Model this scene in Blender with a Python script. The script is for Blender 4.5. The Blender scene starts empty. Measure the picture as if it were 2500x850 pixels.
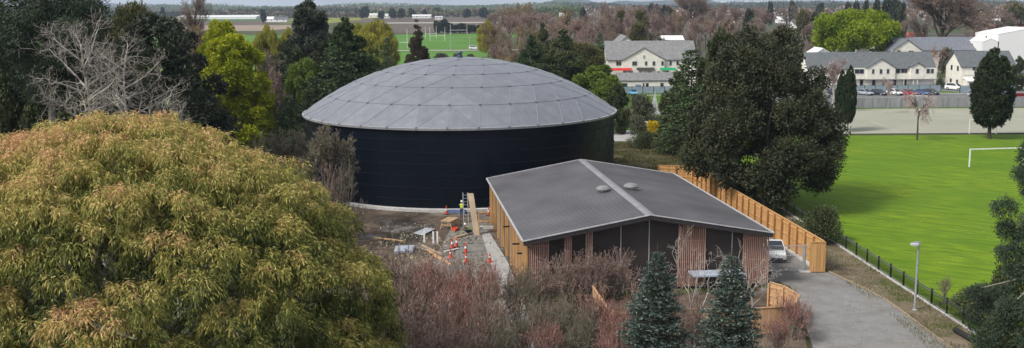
import bpy, math, random
import numpy as np
from mathutils import Matrix, Vector

# ------------------------------------------------------------------ camera, world, sun, exposure
scene = bpy.context.scene
COL = scene.collection
F_PX, W_PX, H_PX = 2500.0, 2500.0, 850.0
PITCH, ROLL = math.radians(9.52), math.radians(-0.35)
CAM = np.array([0.0, 0.0, 22.5])
cp, sp = math.cos(PITCH), math.sin(PITCH)
_F = np.array([0, cp, -sp]); _R0 = np.array([1.0, 0, 0]); _U0 = np.array([0, sp, cp])
_R = math.cos(ROLL) * _R0 + math.sin(ROLL) * _U0
_U = -math.sin(ROLL) * _R0 + math.cos(ROLL) * _U0
cam_data = bpy.data.cameras.new('camera')
cam_data.sensor_width = 36.0
cam_data.lens = 36.0 * F_PX / W_PX
cam_data.clip_start = 0.5
cam_data.clip_end = 20000
cam = bpy.data.objects.new('camera', cam_data)
COL.objects.link(cam)
cam.matrix_world = Matrix(((_R[0], _U[0], -_F[0], CAM[0]), (_R[1], _U[1], -_F[1], CAM[1]),
                           (_R[2], _U[2], -_F[2], CAM[2]), (0, 0, 0, 1)))
scene.camera = cam

SUN_EL, SUN_AZ = math.radians(46), math.radians(238)      # direction the sun stands in, clockwise from +Y
world = bpy.data.worlds.new('World')
scene.world = world
world.use_nodes = True
wn = world.node_tree
wn.nodes.clear()
sky = wn.nodes.new('ShaderNodeTexSky')
sky.sky_type = 'NISHITA'
sky.sun_disc = False
sky.sun_elevation = SUN_EL
sky.sun_rotation = SUN_AZ
sky.air_density = 1.0
sky.dust_density = 2.5
sky.ozone_density = 1.0
hsv = wn.nodes.new('ShaderNodeHueSaturation')
hsv.inputs['Saturation'].default_value = 0.42
bg = wn.nodes.new('ShaderNodeBackground')
bg.inputs['Strength'].default_value = 0.13
wo = wn.nodes.new('ShaderNodeOutputWorld')
wn.links.new(sky.outputs[0], hsv.inputs['Color'])
# thin bright cloud, thickest towards the horizon
geo = wn.nodes.new('ShaderNodeTexCoord')
sep = wn.nodes.new('ShaderNodeSeparateXYZ')
wn.links.new(geo.outputs['Generated'], sep.inputs[0])
cn = wn.nodes.new('ShaderNodeTexNoise')
cn.inputs['Scale'].default_value = 3.0
cn.inputs['Detail'].default_value = 7
cmap = wn.nodes.new('ShaderNodeMapping')
cmap.inputs['Scale'].default_value = (1, 1, 6)
wn.links.new(geo.outputs['Generated'], cmap.inputs['Vector'])
wn.links.new(cmap.outputs[0], cn.inputs['Vector'])
mr = wn.nodes.new('ShaderNodeMapRange')
mr.inputs['From Min'].default_value = 0.0
mr.inputs['From Max'].default_value = 0.35
mr.inputs['To Min'].default_value = 0.95
mr.inputs['To Max'].default_value = 0.25
wn.links.new(sep.outputs['Z'], mr.inputs['Value'])
mcl = wn.nodes.new('ShaderNodeMapRange')
mcl.inputs['From Min'].default_value = 0.35
mcl.inputs['From Max'].default_value = 0.62
mcl.inputs['To Min'].default_value = 0.55
mcl.inputs['To Max'].default_value = 1.0
wn.links.new(cn.outputs['Fac'], mcl.inputs['Value'])
mm = wn.nodes.new('ShaderNodeMath'); mm.operation = 'MULTIPLY'
wn.links.new(mr.outputs[0], mm.inputs[0]); wn.links.new(mcl.outputs[0], mm.inputs[1])
cmix = wn.nodes.new('ShaderNodeMix'); cmix.data_type = 'RGBA'
cmix.inputs['B'].default_value = (4.6, 4.9, 5.3, 1)
wn.links.new(mm.outputs[0], cmix.inputs['Factor'])
wn.links.new(hsv.outputs[0], cmix.inputs['A'])
wn.links.new(cmix.outputs['Result'], bg.inputs['Color'])
wn.links.new(bg.outputs[0], wo.inputs['Surface'])

sl = bpy.data.lights.new('sun', 'SUN')
sl.energy = 2.3
sl.angle = math.radians(14)
sl.color = (1.0, 0.965, 0.91)
sun = bpy.data.objects.new('sun', sl)
COL.objects.link(sun)
_sd = Vector((math.sin(SUN_AZ) * math.cos(SUN_EL), math.cos(SUN_AZ) * math.cos(SUN_EL), math.sin(SUN_EL)))
sun.rotation_euler = _sd.to_track_quat('Z', 'Y').to_euler()
sun.location = (0, 0, 300)

scene.view_settings.view_transform = 'Standard'
scene.view_settings.look = 'None'
scene.view_settings.gamma = 1.0
scene.view_settings.exposure = 0.52
scene.view_settings.use_curve_mapping = False
scene.render.engine = 'CYCLES'
scene.cycles.max_bounces = 6
scene.cycles.diffuse_bounces = 3
scene.cycles.glossy_bounces = 2
scene.cycles.transmission_bounces = 3
scene.cycles.volume_bounces = 0
scene.cycles.transparent_max_bounces = 4
scene.cycles.use_denoising = True


# ------------------------------------------------------------------ measuring the place
def ray(px, py):
    return _F + (px - W_PX / 2) / F_PX * _R - (py - H_PX / 2) / F_PX * _U


def G(px, py, z=0.0):
    """point on the horizontal plane z seen at pixel"""
    d = ray(px, py)
    t = (z - CAM[2]) / d[2]
    p = CAM + d * t
    return np.array([p[0], p[1], z])


def D(px, py, depth):
    d = ray(px, py)
    return CAM + d * (depth / d[1])


def gdepth(py, px=1250):
    return G(px, py)[1]


# ------------------------------------------------------------------ materials
MATS = {}


def new_mat(name):
    m = bpy.data.materials.new(name)
    m.use_nodes = True
    nt = m.node_tree
    b = nt.nodes['Principled BSDF']
    return m, nt, b


def ramp_node(nt, cols):
    r = nt.nodes.new('ShaderNodeValToRGB')
    e = r.color_ramp.elements
    n = len(cols)
    while len(e) < n:
        e.new(0.5)
    for i, c in enumerate(cols):
        if len(c) == 4:
            e[i].position = c[3]
        else:
            e[i].position = i / max(1, n - 1)
        e[i].color = (c[0], c[1], c[2], 1)
    return r


def pmat(name, c1, c2=None, scale=1.0, rough=0.7, metallic=0.0, bump=0.0, detail=6, spec=0.35, bscale=None,
         stretch=None, lo=0.35, hi=0.65):
    """procedural paint: two tones mixed by noise, with bump"""
    if name in MATS:
        return MATS[name]
    m, nt, b = new_mat(name)
    c2 = c2 or tuple(x * 0.8 for x in c1)
    tc = nt.nodes.new('ShaderNodeTexCoord')
    mp = nt.nodes.new('ShaderNodeMapping')
    nt.links.new(tc.outputs['Object'], mp.inputs['Vector'])
    if stretch:
        mp.inputs['Scale'].default_value = stretch
    nz = nt.nodes.new('ShaderNodeTexNoise')
    nz.inputs['Scale'].default_value = scale
    nz.inputs['Detail'].default_value = detail
    nt.links.new(mp.outputs[0], nz.inputs['Vector'])
    r = ramp_node(nt, [(*c2, lo), (*c1, hi)])
    nt.links.new(nz.outputs['Fac'], r.inputs[0])
    nt.links.new(r.outputs[0], b.inputs['Base Color'])
    b.inputs['Roughness'].default_value = rough
    b.inputs['Metallic'].default_value = metallic
    b.inputs['Specular IOR Level'].default_value = spec
    if bump:
        n2 = nt.nodes.new('ShaderNodeTexNoise')
        n2.inputs['Scale'].default_value = bscale or scale * 4
        n2.inputs['Detail'].default_value = 5
        nt.links.new(mp.outputs[0], n2.inputs['Vector'])
        bp = nt.nodes.new('ShaderNodeBump')
        bp.inputs['Strength'].default_value = bump
        bp.inputs['Distance'].default_value = 0.1
        nt.links.new(n2.outputs['Fac'], bp.inputs['Height'])
        nt.links.new(bp.outputs[0], b.inputs['Normal'])
    MATS[name] = m
    return m


def leafmat(name, cols, trans=0.25, rough=0.6):
    """leaf colours picked by each leaf's own attribute 'v'; slightly translucent"""
    if name in MATS:
        return MATS[name]
    m, nt, b = new_mat(name)
    at = nt.nodes.new('ShaderNodeAttribute')
    at.attribute_name = 'v'
    r = ramp_node(nt, cols)
    nt.links.new(at.outputs['Fac'], r.inputs[0])
    b.inputs['Roughness'].default_value = rough
    b.inputs['Specular IOR Level'].default_value = 0.25
    nt.links.new(r.outputs[0], b.inputs['Base Color'])
    if trans > 0:
        tr = nt.nodes.new('ShaderNodeBsdfTranslucent')
        nt.links.new(r.outputs[0], tr.inputs['Color'])
        mx = nt.nodes.new('ShaderNodeMixShader')
        mx.inputs[0].default_value = trans
        nt.links.new(b.outputs[0], mx.inputs[1])
        nt.links.new(tr.outputs[0], mx.inputs[2])
        nt.links.new(mx.outputs[0], nt.nodes['Material Output'].inputs['Surface'])
    MATS[name] = m
    return m


# ------------------------------------------------------------------ mesh helpers
class MB:
    def __init__(s):
        s.v, s.f = [], []

    def add(s, vs, fs):
        o = len(s.v)
        s.v += [tuple(map(float, p)) for p in vs]
        s.f += [tuple(i + o for i in f) for f in fs]
        return s

    def box(s, c, size, rz=0.0, taper=1.0):
        hx, hy, hz = size[0] / 2, size[1] / 2, size[2] / 2
        ca, sa = math.cos(rz), math.sin(rz)
        vs = []
        for z, t in ((-hz, 1.0), (hz, taper)):
            for x, y in ((-hx, -hy), (hx, -hy), (hx, hy), (-hx, hy)):
                x, y = x * t, y * t
                vs.append((c[0] + x * ca - y * sa, c[1] + x * sa + y * ca, c[2] + z))
        return s.add(vs, [(3, 2, 1, 0), (4, 5, 6, 7), (0, 1, 5, 4), (1, 2, 6, 5), (2, 3, 7, 6), (3, 0, 4, 7)])

    def beam(s, a, b, w, h, up=(0, 0, 1)):
        a, b = Vector(a), Vector(b)
        d = (b - a).normalized()
        u = Vector(up)
        if abs(d.dot(u)) > 0.98:
            u = Vector((1, 0, 0))
        r = d.cross(u).normalized() * w / 2
        u = r.cross(d).normalized() * h / 2
        vs = [a - r - u, a + r - u, a + r + u, a - r + u, b - r - u, b + r - u, b + r + u, b - r + u]
        return s.add(vs, [(3, 2, 1, 0), (4, 5, 6, 7), (0, 1, 5, 4), (1, 2, 6, 5), (2, 3, 7, 6), (3, 0, 4, 7)])

    def tube(s, a, b, r0, r1=None, n=8, caps=True):
        r1 = r0 if r1 is None else r1
        a, b = Vector(a), Vector(b)
        d = (b - a).normalized()
        u = Vector((0, 0, 1)) if abs(d.z) < 0.95 else Vector((1, 0, 0))
        x = d.cross(u).normalized()
        y = x.cross(d)
        vs = []
        for p, r in ((a, r0), (b, r1)):
            for i in range(n):
                t = 2 * math.pi * i / n
                vs.append(p + x * math.cos(t) * r + y * math.sin(t) * r)
        fs = [(i, (i + 1) % n, n + (i + 1) % n, n + i) for i in range(n)]
        if caps:
            fs += [tuple(range(n - 1, -1, -1)), tuple(range(n, 2 * n))]
        return s.add(vs, fs)

    def prism(s, pts, z0, z1):
        n = len(pts)
        vs = [(p[0], p[1], z0) for p in pts] + [(p[0], p[1], z1) for p in pts]
        fs = [tuple(range(n - 1, -1, -1)), tuple(range(n, 2 * n))]
        fs += [(i, (i + 1) % n, n + (i + 1) % n, n + i) for i in range(n)]
        return s.add(vs, fs)

    def slab(s, quad, t):
        """a quad given by 4 points thickened downwards along its normal"""
        q = [Vector(p) for p in quad]
        nrm = (q[1] - q[0]).cross(q[3] - q[0]).normalized()
        if nrm.z < 0:
            nrm = -nrm
        vs = q + [p - nrm * t for p in q]
        return s.add(vs, [(0, 1, 2, 3), (7, 6, 5, 4), (0, 4, 5, 1), (1, 5, 6, 2), (2, 6, 7, 3), (3, 7, 4, 0)])

    def lathe(s, prof, c=(0, 0, 0), n=24):
        vs, fs = [], []
        for r, z in prof:
            for i in range(n):
                t = 2 * math.pi * i / n
                vs.append((c[0] + r * math.cos(t), c[1] + r * math.sin(t), c[2] + z))
        for k in range(len(prof) - 1):
            for i in range(n):
                j = (i + 1) % n
                fs.append((k * n + i, k * n + j, (k + 1) * n + j, (k + 1) * n + i))
        fs.append(tuple(range(n - 1, -1, -1)))
        fs.append(tuple((len(prof) - 1) * n + i for i in range(n)))
        return s.add(vs, fs)

    def build(s, name, mat, parent=None, smooth=False, bevel=0.0):
        me = bpy.data.meshes.new(name)
        me.from_pydata(s.v, [], s.f)
        me.update()
        me.materials.append(mat)
        if smooth:
            me.polygons.foreach_set('use_smooth', [True] * len(me.polygons))
        o = bpy.data.objects.new(name, me)
        COL.objects.link(o)
        if parent is not None:
            o.parent = parent
        if bevel:
            bv = o.modifiers.new('bevel', 'BEVEL')
            bv.width = bevel
            bv.segments = 2
            bv.limit_method = 'ANGLE'
        return o


def np_mesh(name, verts, quads, mat, v=None, parent=None):
    """big meshes of quads from arrays; v is one value per quad"""
    me = bpy.data.meshes.new(name)
    nv, nf = len(verts), len(quads)
    k = quads.shape[1]
    me.vertices.add(nv)
    me.vertices.foreach_set('co', verts.astype(np.float32).ravel())
    me.loops.add(nf * k)
    me.loops.foreach_set('vertex_index', quads.astype(np.int32).ravel())
    me.polygons.add(nf)
    me.polygons.foreach_set('loop_start', np.arange(0, nf * k, k, dtype=np.int32))
    me.update(calc_edges=True)
    if v is not None:
        a = me.attributes.new('v', 'FLOAT', 'POINT')
        a.data.foreach_set('value', v.astype(np.float32))
    me.materials.append(mat)
    o = bpy.data.objects.new(name, me)
    COL.objects.link(o)
    if parent is not None:
        o.parent = parent
    return o


def tag(o, label=None, cat=None, group=None, kind=None):
    if label: o['label'] = label
    if cat: o['category'] = cat
    if group: o['group'] = group
    if kind: o['kind'] = kind
    return o


def empty(name, loc=(0, 0, 0), rz=0.0, label=None, cat=None, group=None):
    o = bpy.data.objects.new(name, None)
    COL.objects.link(o)
    o.location = loc
    o.rotation_euler = (0, 0, rz)
    o.empty_display_size = 0.5
    return tag(o, label, cat, group)


def copy_tree(o, parent=None):
    c = o.copy()
    COL.objects.link(c)
    if parent is not None:
        c.parent = parent
    for ch in list(o.children):
        copy_tree(ch, c)
    return c


def unit(a):
    return a / np.maximum(1e-9, np.linalg.norm(a, axis=-1, keepdims=True))


def rdirs(rng, n):
    return unit(rng.normal(size=(n, 3)))


# ------------------------------------------------------------------ foliage
def leaf_quads(rng, pos, dirs, L, Wd, bend=0.0):
    """one kite shaped leaf (quad) per position"""
    n = len(pos)
    dirs = unit(dirs)
    side = unit(np.cross(dirs, rdirs(rng, n)))
    L = (L * rng.uniform(0.65, 1.3, n))[:, None]
    Wd = (Wd * rng.uniform(0.7, 1.25, n))[:, None]
    mid = pos + dirs * L * 0.45
    tip = pos + dirs * L
    if bend:
        tip = tip - np.array([0, 0, 1.0]) * L * bend
    vs = np.stack([pos, mid - side * Wd / 2, tip, mid + side * Wd / 2], 1).reshape(-1, 3)
    return vs


def leaf_obj(name, rng, pos, dirs, L, Wd, mat, v, parent, bend=0.0):
    vs = leaf_quads(rng, pos, dirs, L, Wd, bend)
    q = np.arange(len(vs)).reshape(-1, 4)
    return np_mesh(name, vs, q, mat, np.repeat(np.clip(v, 0, 1), 4), parent)


def tube_arrays(segs, sides=4):
    """segs: (N,8) p0 p1 r0 r1 -> verts, quads"""
    p0, p1, r0, r1 = segs[:, 0:3], segs[:, 3:6], segs[:, 6:7], segs[:, 7:8]
    d = unit(p1 - p0)
    ref = np.where(np.abs(d[:, 2:3]) > 0.9, np.array([[1.0, 0, 0]]), np.array([[0, 0, 1.0]]))
    x = unit(np.cross(d, ref))
    y = np.cross(x, d)
    vs = []
    for p, r in ((p0, r0), (p1, r1)):
        for i in range(sides):
            t = 2 * math.pi * i / sides
            vs.append(p + (x * math.cos(t) + y * math.sin(t)) * r)
    V = np.stack(vs, 1)
    n = len(segs)
    base = (np.arange(n) * 2 * sides)[:, None]
    qs = [base + np.array([[i, (i + 1) % sides, sides + (i + 1) % sides, sides + i]]) for i in range(sides)]
    return V.reshape(-1, 3), np.concatenate(qs, 0)


def grow(rng, height, levels, r0, lean=0.05, trunk_frac=0.5, stems=1, wobble=0.12, nseg0=5, init=None):
    """levels: list of (children, length ratio, spread, up, start, radius ratio). returns list of seg arrays per level, tips"""
    out = []
    P0 = np.zeros((stems, 3))
    if stems > 1:
        P0[:, :2] = rng.normal(size=(stems, 2)) * 0.15
    Dn = np.tile(np.array([[0, 0, 1.0]]), (stems, 1)) + rng.normal(size=(stems, 3)) * (lean if stems == 1 else 0.35)
    Dn = unit(Dn)
    Ln = np.full(stems, height * trunk_frac) * rng.uniform(0.85, 1.1, stems)
    Rn = np.full(stems, r0)
    if init is not None:
        P0, Dn, Ln, Rn = init
        Dn = unit(Dn)
    nseg = nseg0
    branches = []
    for li in range(len(levels) + 1):
        n = len(P0)
        pts = [P0]
        dd = Dn.copy()
        for k in range(nseg):
            dd = unit(dd + rng.normal(size=(n, 3)) * wobble * (.35 if li == 0 and stems == 1 else 1))
            pts.append(pts[-1] + dd * (Ln / nseg)[:, None])
        pts = np.stack(pts, 1)                      # n, nseg+1, 3
        taper = 0.45 if li == 0 else 0.35
        rad = Rn[:, None] * (1 - np.linspace(0, 1, nseg + 1) * (1 - taper))[None, :]
        seg = np.concatenate([pts[:, :-1].reshape(-1, 3), pts[:, 1:].reshape(-1, 3),
                              rad[:, :-1].reshape(-1, 1), rad[:, 1:].reshape(-1, 1)], 1)
        out.append(seg)
        if li == len(levels):
            return out, pts[:, -1], dd
        nc, lr, spread, up, start, rr = levels[li]
        t = rng.uniform(start, 1.0, (n, nc))
        t[:, 0] = 1.0
        f = t * nseg
        i0 = np.minimum(f.astype(int), nseg - 1)
        fr = (f - i0)[..., None]
        ar = np.arange(n)[:, None]
        st = pts[ar, i0] * (1 - fr) + pts[ar, i0 + 1] * fr
        pdir = unit(pts[ar, i0 + 1] - pts[ar, i0])
        # spread around parent
        rd = rdirs(rng, n * nc).reshape(n, nc, 3)
        perp = unit(rd - (rd * pdir).sum(-1, keepdims=True) * pdir)
        sp_ = spread * rng.uniform(0.7, 1.25, (n, nc, 1))
        nd = unit(pdir + perp * sp_ + np.array([0, 0, 1.0]) * up)
        Ln = (Ln[:, None] * lr * rng.uniform(0.7, 1.2, (n, nc)) * (1.25 - 0.45 * t)).ravel()
        Rn = (Rn[:, None] * rr * (1.15 - 0.35 * t)).ravel()
        P0, Dn = st.reshape(-1, 3), nd.reshape(-1, 3)
        nseg = max(2, nseg - 1)


def fit(segs, extra, h, w, z0=0.0):
    """scale a skeleton so that it is h tall and w wide"""
    allp = np.concatenate([s[:, 3:6] for s in segs])
    top = allp[allp[:, 2] > .4 * allp[:, 2].max()]
    sh = top[:, :2].mean(0) / top[:, 2].mean()
    for s in segs:                                        # stand the crown above the foot of the trunk
        s[:, 0:2] -= sh * s[:, 2:3]
        s[:, 3:5] -= sh * s[:, 5:6]
    allp = np.concatenate([s[:, 3:6] for s in segs])
    zmax = np.percentile(allp[:, 2], 99.7)
    xr = np.percentile(np.hypot(allp[:, 0], allp[:, 1]), 98)
    S = np.array([w / 2 / xr, w / 2 / xr, h / zmax])
    res = []
    for s in segs:
        s = s.copy()
        s[:, 0:3] *= S
        s[:, 3:6] *= S
        res.append(s)
    return res, [e * S for e in extra]


def bare_tree(name, seed, h, w, levels, r0, bark, twig, stems=1, trunk_frac=0.45, wobble=0.13, thin=2, minr=0.012):
    rng = np.random.default_rng(seed)
    segs, tips, td = grow(rng, h, levels, r0, trunk_frac=trunk_frac, stems=stems, wobble=wobble)
    segs, _ = fit(segs, [], h, w)
    root = empty(name)
    a = np.concatenate(segs[:-thin])
    b = np.concatenate(segs[-thin:])
    b[:, 6:] = np.maximum(b[:, 6:], minr)
    V, Q = tube_arrays(a, 5)
    np_mesh('trunk', V, Q, bark, parent=root)
    V, Q = tube_arrays(b, 3)
    v = np.repeat(rng.random(len(b)), 6)
    np_mesh('crown', V, Q, twig, v, parent=root)
    root['h'] = h; root['w'] = w
    return root


def clumps(rng, C, R, N, per_sub=9, sub_r=0.34, up_bias=0.25, squash=0.8):
    """leaf positions: big lobes (C,R) -> small clumps on their surface -> leaves in each clump.
    returns pos, outward normal, lobe id, height in lobe"""
    m = len(C)
    wts = R ** 2
    lob = rng.choice(m, N // per_sub, p=wts / wts.sum())
    d = rdirs(rng, len(lob))
    d[:, 2] = d[:, 2] + up_bias
    d = unit(d)
    sc = C[lob] + d * (R[lob] * rng.uniform(0.62, 1.0, len(lob)))[:, None] * np.array([1, 1, squash])
    sr = R[lob] * sub_r * rng.uniform(0.6, 1.3, len(lob))
    d2 = rdirs(rng, len(lob) * per_sub)
    k = np.repeat(np.arange(len(lob)), per_sub)
    pos = sc[k] + d2 * (sr[k] * rng.uniform(0.3, 1.0, len(k)) ** 0.5)[:, None]
    nrm = unit(d[k] * 0.8 + d2 * 0.6)
    return pos, nrm, lob[k], d[k][:, 2], k


def ellipsoid_lobes(rng, n, rx, rz, zc, r_lo, r_hi, zmin=-0.6, p=1.0, inner=0.25):
    d = rdirs(rng, n * 3)
    d = d[d[:, 2] > zmin][:n]
    rad = rng.uniform(0.78, 1.0, len(d))
    rad[rng.random(len(d)) < inner] *= rng.uniform(0.3, 0.8)
    hor = np.hypot(d[:, 0], d[:, 1])
    R = rng.uniform(r_lo, r_hi, len(d))
    C = d * rad[:, None] * np.array([max(0.1, rx - r_lo), max(0.1, rx - r_lo), max(0.1, rz - r_lo)])
    C[:, 2] += zc
    return C, R


def limbs(rng, C, R, trunk_top, r_trunk, bark, parent, n=14, z_base=0.0, lean=(0, 0), kmin=2):
    """trunk and limbs reaching into the lobes"""
    segs = []
    z = np.linspace(z_base, trunk_top, 6)
    pts = np.stack([lean[0] * z + rng.normal(size=6) * 0.08 * (z > 0), lean[1] * z + rng.normal(size=6) * 0.08 * (z > 0), z], 1)
    rr = np.linspace(r_trunk * 1.25, r_trunk * 0.5, 6)
    for i in range(5):
        segs.append(np.r_[pts[i], pts[i + 1], rr[i], rr[i + 1]])
    idx = rng.choice(len(C), min(n, len(C)), replace=False)
    for j in idx:
        k = rng.integers(kmin, 6)
        a, ra = pts[k], rr[k] * 0.6
        b = C[j]
        m1 = a * 0.6 + b * 0.4 + rng.normal(size=3) * 0.1 * np.linalg.norm(b - a)
        m2 = a * 0.25 + b * 0.75 + rng.normal(size=3) * 0.08 * np.linalg.norm(b - a)
        segs.append(np.r_[a, m1, ra, ra * 0.7])
        segs.append(np.r_[m1, m2, ra * 0.7, ra * 0.45])
        segs.append(np.r_[m2, b, ra * 0.45, ra * 0.2])
    V, Q = tube_arrays(np.array(segs), 6)
    np_mesh('trunk', V, Q, bark, parent=parent)


def leafy_tree(name, seed, h, w, mat, bark, N=14000, L=0.5, Wd=0.28, nl=34, rl=(0.16, 0.30), zlow=0.18, droop=0.0,
               per_sub=10, squash=0.8, topheavy=0.0, zmin=-0.75, trunk_r=None, vfn=None, sub_r=0.34, prof=None, inner=.25):
    rng = np.random.default_rng(seed)
    root = empty(name)
    zc = h * (zlow + (1 - zlow) / 2 + topheavy)
    rz = h - zc
    if prof is None:
        C, R = ellipsoid_lobes(rng, nl, w / 2, rz, zc, rl[0] * w / 2, rl[1] * w / 2, zmin)
    else:
        zs, rs_ = np.array([p[0] for p in prof]), np.array([p[1] for p in prof])
        zz = rng.choice(np.linspace(zs[0], zs[-1], 200), nl, p=(lambda q: q / q.sum())(np.interp(np.linspace(zs[0], zs[-1], 200), zs, rs_) + .12))
        re = np.interp(zz, zs, rs_) * w / 2
        R = rng.uniform(rl[0], rl[1], nl) * w / 2 * np.clip(.35 + re / (w / 2), .35, 1)
        a = rng.uniform(0, 6.283, nl)
        q = np.maximum(re - R * .8, .05) * np.where(rng.random(nl) < inner, rng.uniform(.2, .8, nl), rng.uniform(.85, 1.08, nl))
        C = np.stack([np.cos(a) * q, np.sin(a) * q, zz * h - R * .3], 1)
    pos, nrm, lob, lz, k = clumps(rng, C, R, N, per_sub, sub_r, 0.2, squash)
    pos = pos[:]
    lv = rng.random(len(C))[lob] * 0.3
    v = 0.2 + lv + rng.random(len(pos)) * 0.4 + 0.12 * lz
    if vfn is not None:
        v = vfn(pos, v, h)
    d = nrm * 0.7 + rdirs(rng, len(pos)) * 0.7 + np.array([0, 0, -droop])
    leaf_obj('crown', rng, pos, d, L, Wd, mat, v, root)
    limbs(rng, C, R, zc + rz * 0.4 if prof is None or prof[0][0] < .4 else h * .92, trunk_r or h * 0.016, bark, root, kmin=2 if prof is None or prof[0][0] < .4 else 4)
    root['h'] = h; root['w'] = w
    return root


def conifer(name, seed, h, w, mat, bark, tiers=30, nb=10, N=18, L=0.5, Wd=0.22, zlow=0.05, droop=0.25, prof=1.0,
            rough=0.25, spray=0.35, up_tip=0.1):
    """whorled branches carrying sprays; prof shapes the outline"""
    rng = np.random.default_rng(seed)
    root = empty(name)
    segs = [np.r_[0, 0, z0, 0, 0, z1, r0, r1] for z0, z1, r0, r1 in
            zip(np.linspace(0, h * 0.97, 8)[:-1], np.linspace(0, h * 0.97, 8)[1:],
                np.linspace(h * 0.016, 0.02, 8)[:-1], np.linspace(h * 0.016, 0.02, 8)[1:])]
    P, Dr, Vv = [], [], []
    for ti in range(tiers):
        f = (ti + rng.uniform(-0.4, 0.4)) / tiers
        f = min(max(f, 0), 1)
        z = h * (zlow + (0.985 - zlow) * f)
        rad = (w / 2) * (1 - f) ** prof
        n = max(4, int(nb * (0.45 + 0.55 * (1 - f))))
        ph = rng.uniform(0, 6.28)
        for b in range(n):
            a = ph + 6.283 * b / n + rng.normal() * 0.15
            r = rad * rng.uniform(1 - rough * 1.6, 1 + rough * 0.5) + 0.12
            hd = np.array([math.cos(a), math.sin(a), 0])
            tip = hd * r + np.array([0, 0, z - droop * r + up_tip * r])
            zj = z + rng.normal() * h * .016 * (1 - f * .6)
            r = r * (1 - .25 * (rng.random() < .25))
            tip[2] += zj - z
            base = np.array([0, 0, zj - .12 * r])
            mid = hd * r * 0.5 + np.array([0, 0, zj - droop * r * 0.35])
            br = 0.012 + 0.012 * r
            segs.append(np.r_[base, mid, br * 1.5, br])
            segs.append(np.r_[mid, tip, br, br * 0.3])
            m = max(5, int(N * (0.3 + 0.7 * r / (w / 2))))
            t = rng.random(m) ** 0.6
            q = np.where(t[:, None] < 0.5, base + (mid - base) * (t[:, None] * 2), mid + (tip - mid) * ((t[:, None] - 0.5) * 2))
            sidev = np.array([-math.sin(a), math.cos(a), 0])
            s = rng.normal(size=m) * spray * r * 0.45 * (1.15 - t)
            q = q + sidev * s[:, None] + rng.normal(size=(m, 3)) * np.array([.06, .06, .09]) * r
            dd = hd * 0.8 + sidev * np.sign(s)[:, None] * 0.6 + rng.normal(size=(m, 3)) * 0.35 + np.array([0, 0, -0.15])
            P.append(q); Dr.append(dd)
            Vv.append(0.15 + 0.45 * t + rng.random(m) * 0.4)
    P, Dr, Vv = np.concatenate(P), np.concatenate(Dr), np.concatenate(Vv)
    leaf_obj('crown', rng, P, Dr, L, Wd, mat, Vv, root)
    V, Q = tube_arrays(np.array(segs), 4)
    np_mesh('trunk', V, Q, bark, parent=root)
    root['h'] = h; root['w'] = w
    return root


PROTO = {}
USED = set()


def plant(kind, x, y, h, w, label, cat='tree', group=None, name=None, rz=None, z=0.0):
    """first use takes the prototype itself, later ones copy it and its parts"""
    p = PROTO[kind]
    if kind in USED:
        o = copy_tree(p)
        for k in ('group',):
            if k in o.keys(): del o[k]
    else:
        USED.add(kind)
        o = p
        p['h0'] = p['h']; p['w0'] = p['w']
    h0, w0 = p['h0'], p['w0']
    o.location = (x, y, z)
    o.scale = (w / w0, w / w0, h / h0)
    rz = (len(USED) * 1.7 + x * 3.1 + y) % 6.28 if rz is None else rz
    o.rotation_euler = (0, 0, rz)
    if name:
        o.name = name
    tag(o, label, cat, group)
    if group is None and 'group' in o.keys():
        del o['group']
    return o


def T(kind, px, ytop, depth, wpx, label, cat='tree', group=None, **kw):
    """plant a tree at a distance, as tall and wide as it measures in the photograph"""
    top = D(px, ytop, depth)
    return plant(kind, top[0], depth, top[2], wpx * depth / F_PX, label, cat, group, **kw)


# ------------------------------------------------------------------ shared materials
bark_dark = pmat('bark_dark', (0.10, 0.075, 0.055), (0.05, 0.038, 0.03), 3, 0.9, bump=0.5, stretch=(3, 3, 0.6))
bark_grey = pmat('bark_grey', (0.26, 0.24, 0.20), (0.14, 0.125, 0.105), 3, 0.9, bump=0.4, stretch=(3, 3, 0.6))
bark_pale = pmat('bark_pale', (0.46, 0.42, 0.37), (0.24, 0.21, 0.18), 2, 0.85, bump=0.3)
concrete = pmat('concrete', (0.40, 0.385, 0.355), (0.28, 0.27, 0.25), 1.5, 0.85, bump=0.15)
concrete_pale = pmat('concrete_pale', (0.55, 0.54, 0.51), (0.40, 0.39, 0.37), 2.5, 0.85, bump=0.1)
white_paint = pmat('white_paint', (0.78, 0.78, 0.76), (0.66, 0.66, 0.64), 4, 0.5)
cream_wall = pmat('cream_wall', (0.74, 0.71, 0.62), (0.64, 0.61, 0.53), 0.9, 0.8)
pink_wall = pmat('pink_wall', (0.58, 0.50, 0.44), (0.48, 0.40, 0.35), 0.9, 0.8)
slate_roof = pmat('slate_roof', (0.135, 0.145, 0.15), (0.09, 0.10, 0.105), 2.2, 0.7, bump=0.35, bscale=9)
blue_roof = pmat('blue_roof', (0.18, 0.19, 0.215), (0.13, 0.135, 0.155), 1.6, 0.7, bump=0.3, bscale=9)
grey_roof = pmat('grey_roof', (0.23, 0.225, 0.22), (0.15, 0.15, 0.15), 1.6, 0.75, bump=0.3, bscale=9)
red_roof = pmat('red_roof', (0.42, 0.10, 0.07), (0.28, 0.07, 0.05), 1.2, 0.75)
orange_roof = pmat('orange_roof', (0.50, 0.20, 0.13), (0.36, 0.14, 0.09), 1.2, 0.75)
glass_dark = pmat('glass_dark', (0.035, 0.04, 0.05), (0.02, 0.022, 0.03), 0.5, 0.12, spec=0.6)
frame_grey = pmat('frame_grey', (0.30, 0.30, 0.31), None, 5, 0.5)
black_metal = pmat('black_metal', (0.018, 0.02, 0.02), (0.01, 0.012, 0.012), 3, 0.45)
galv = pmat('galvanised_steel', (0.50, 0.51, 0.52), (0.36, 0.37, 0.38), 5, 0.4, metallic=0.5)
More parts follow.
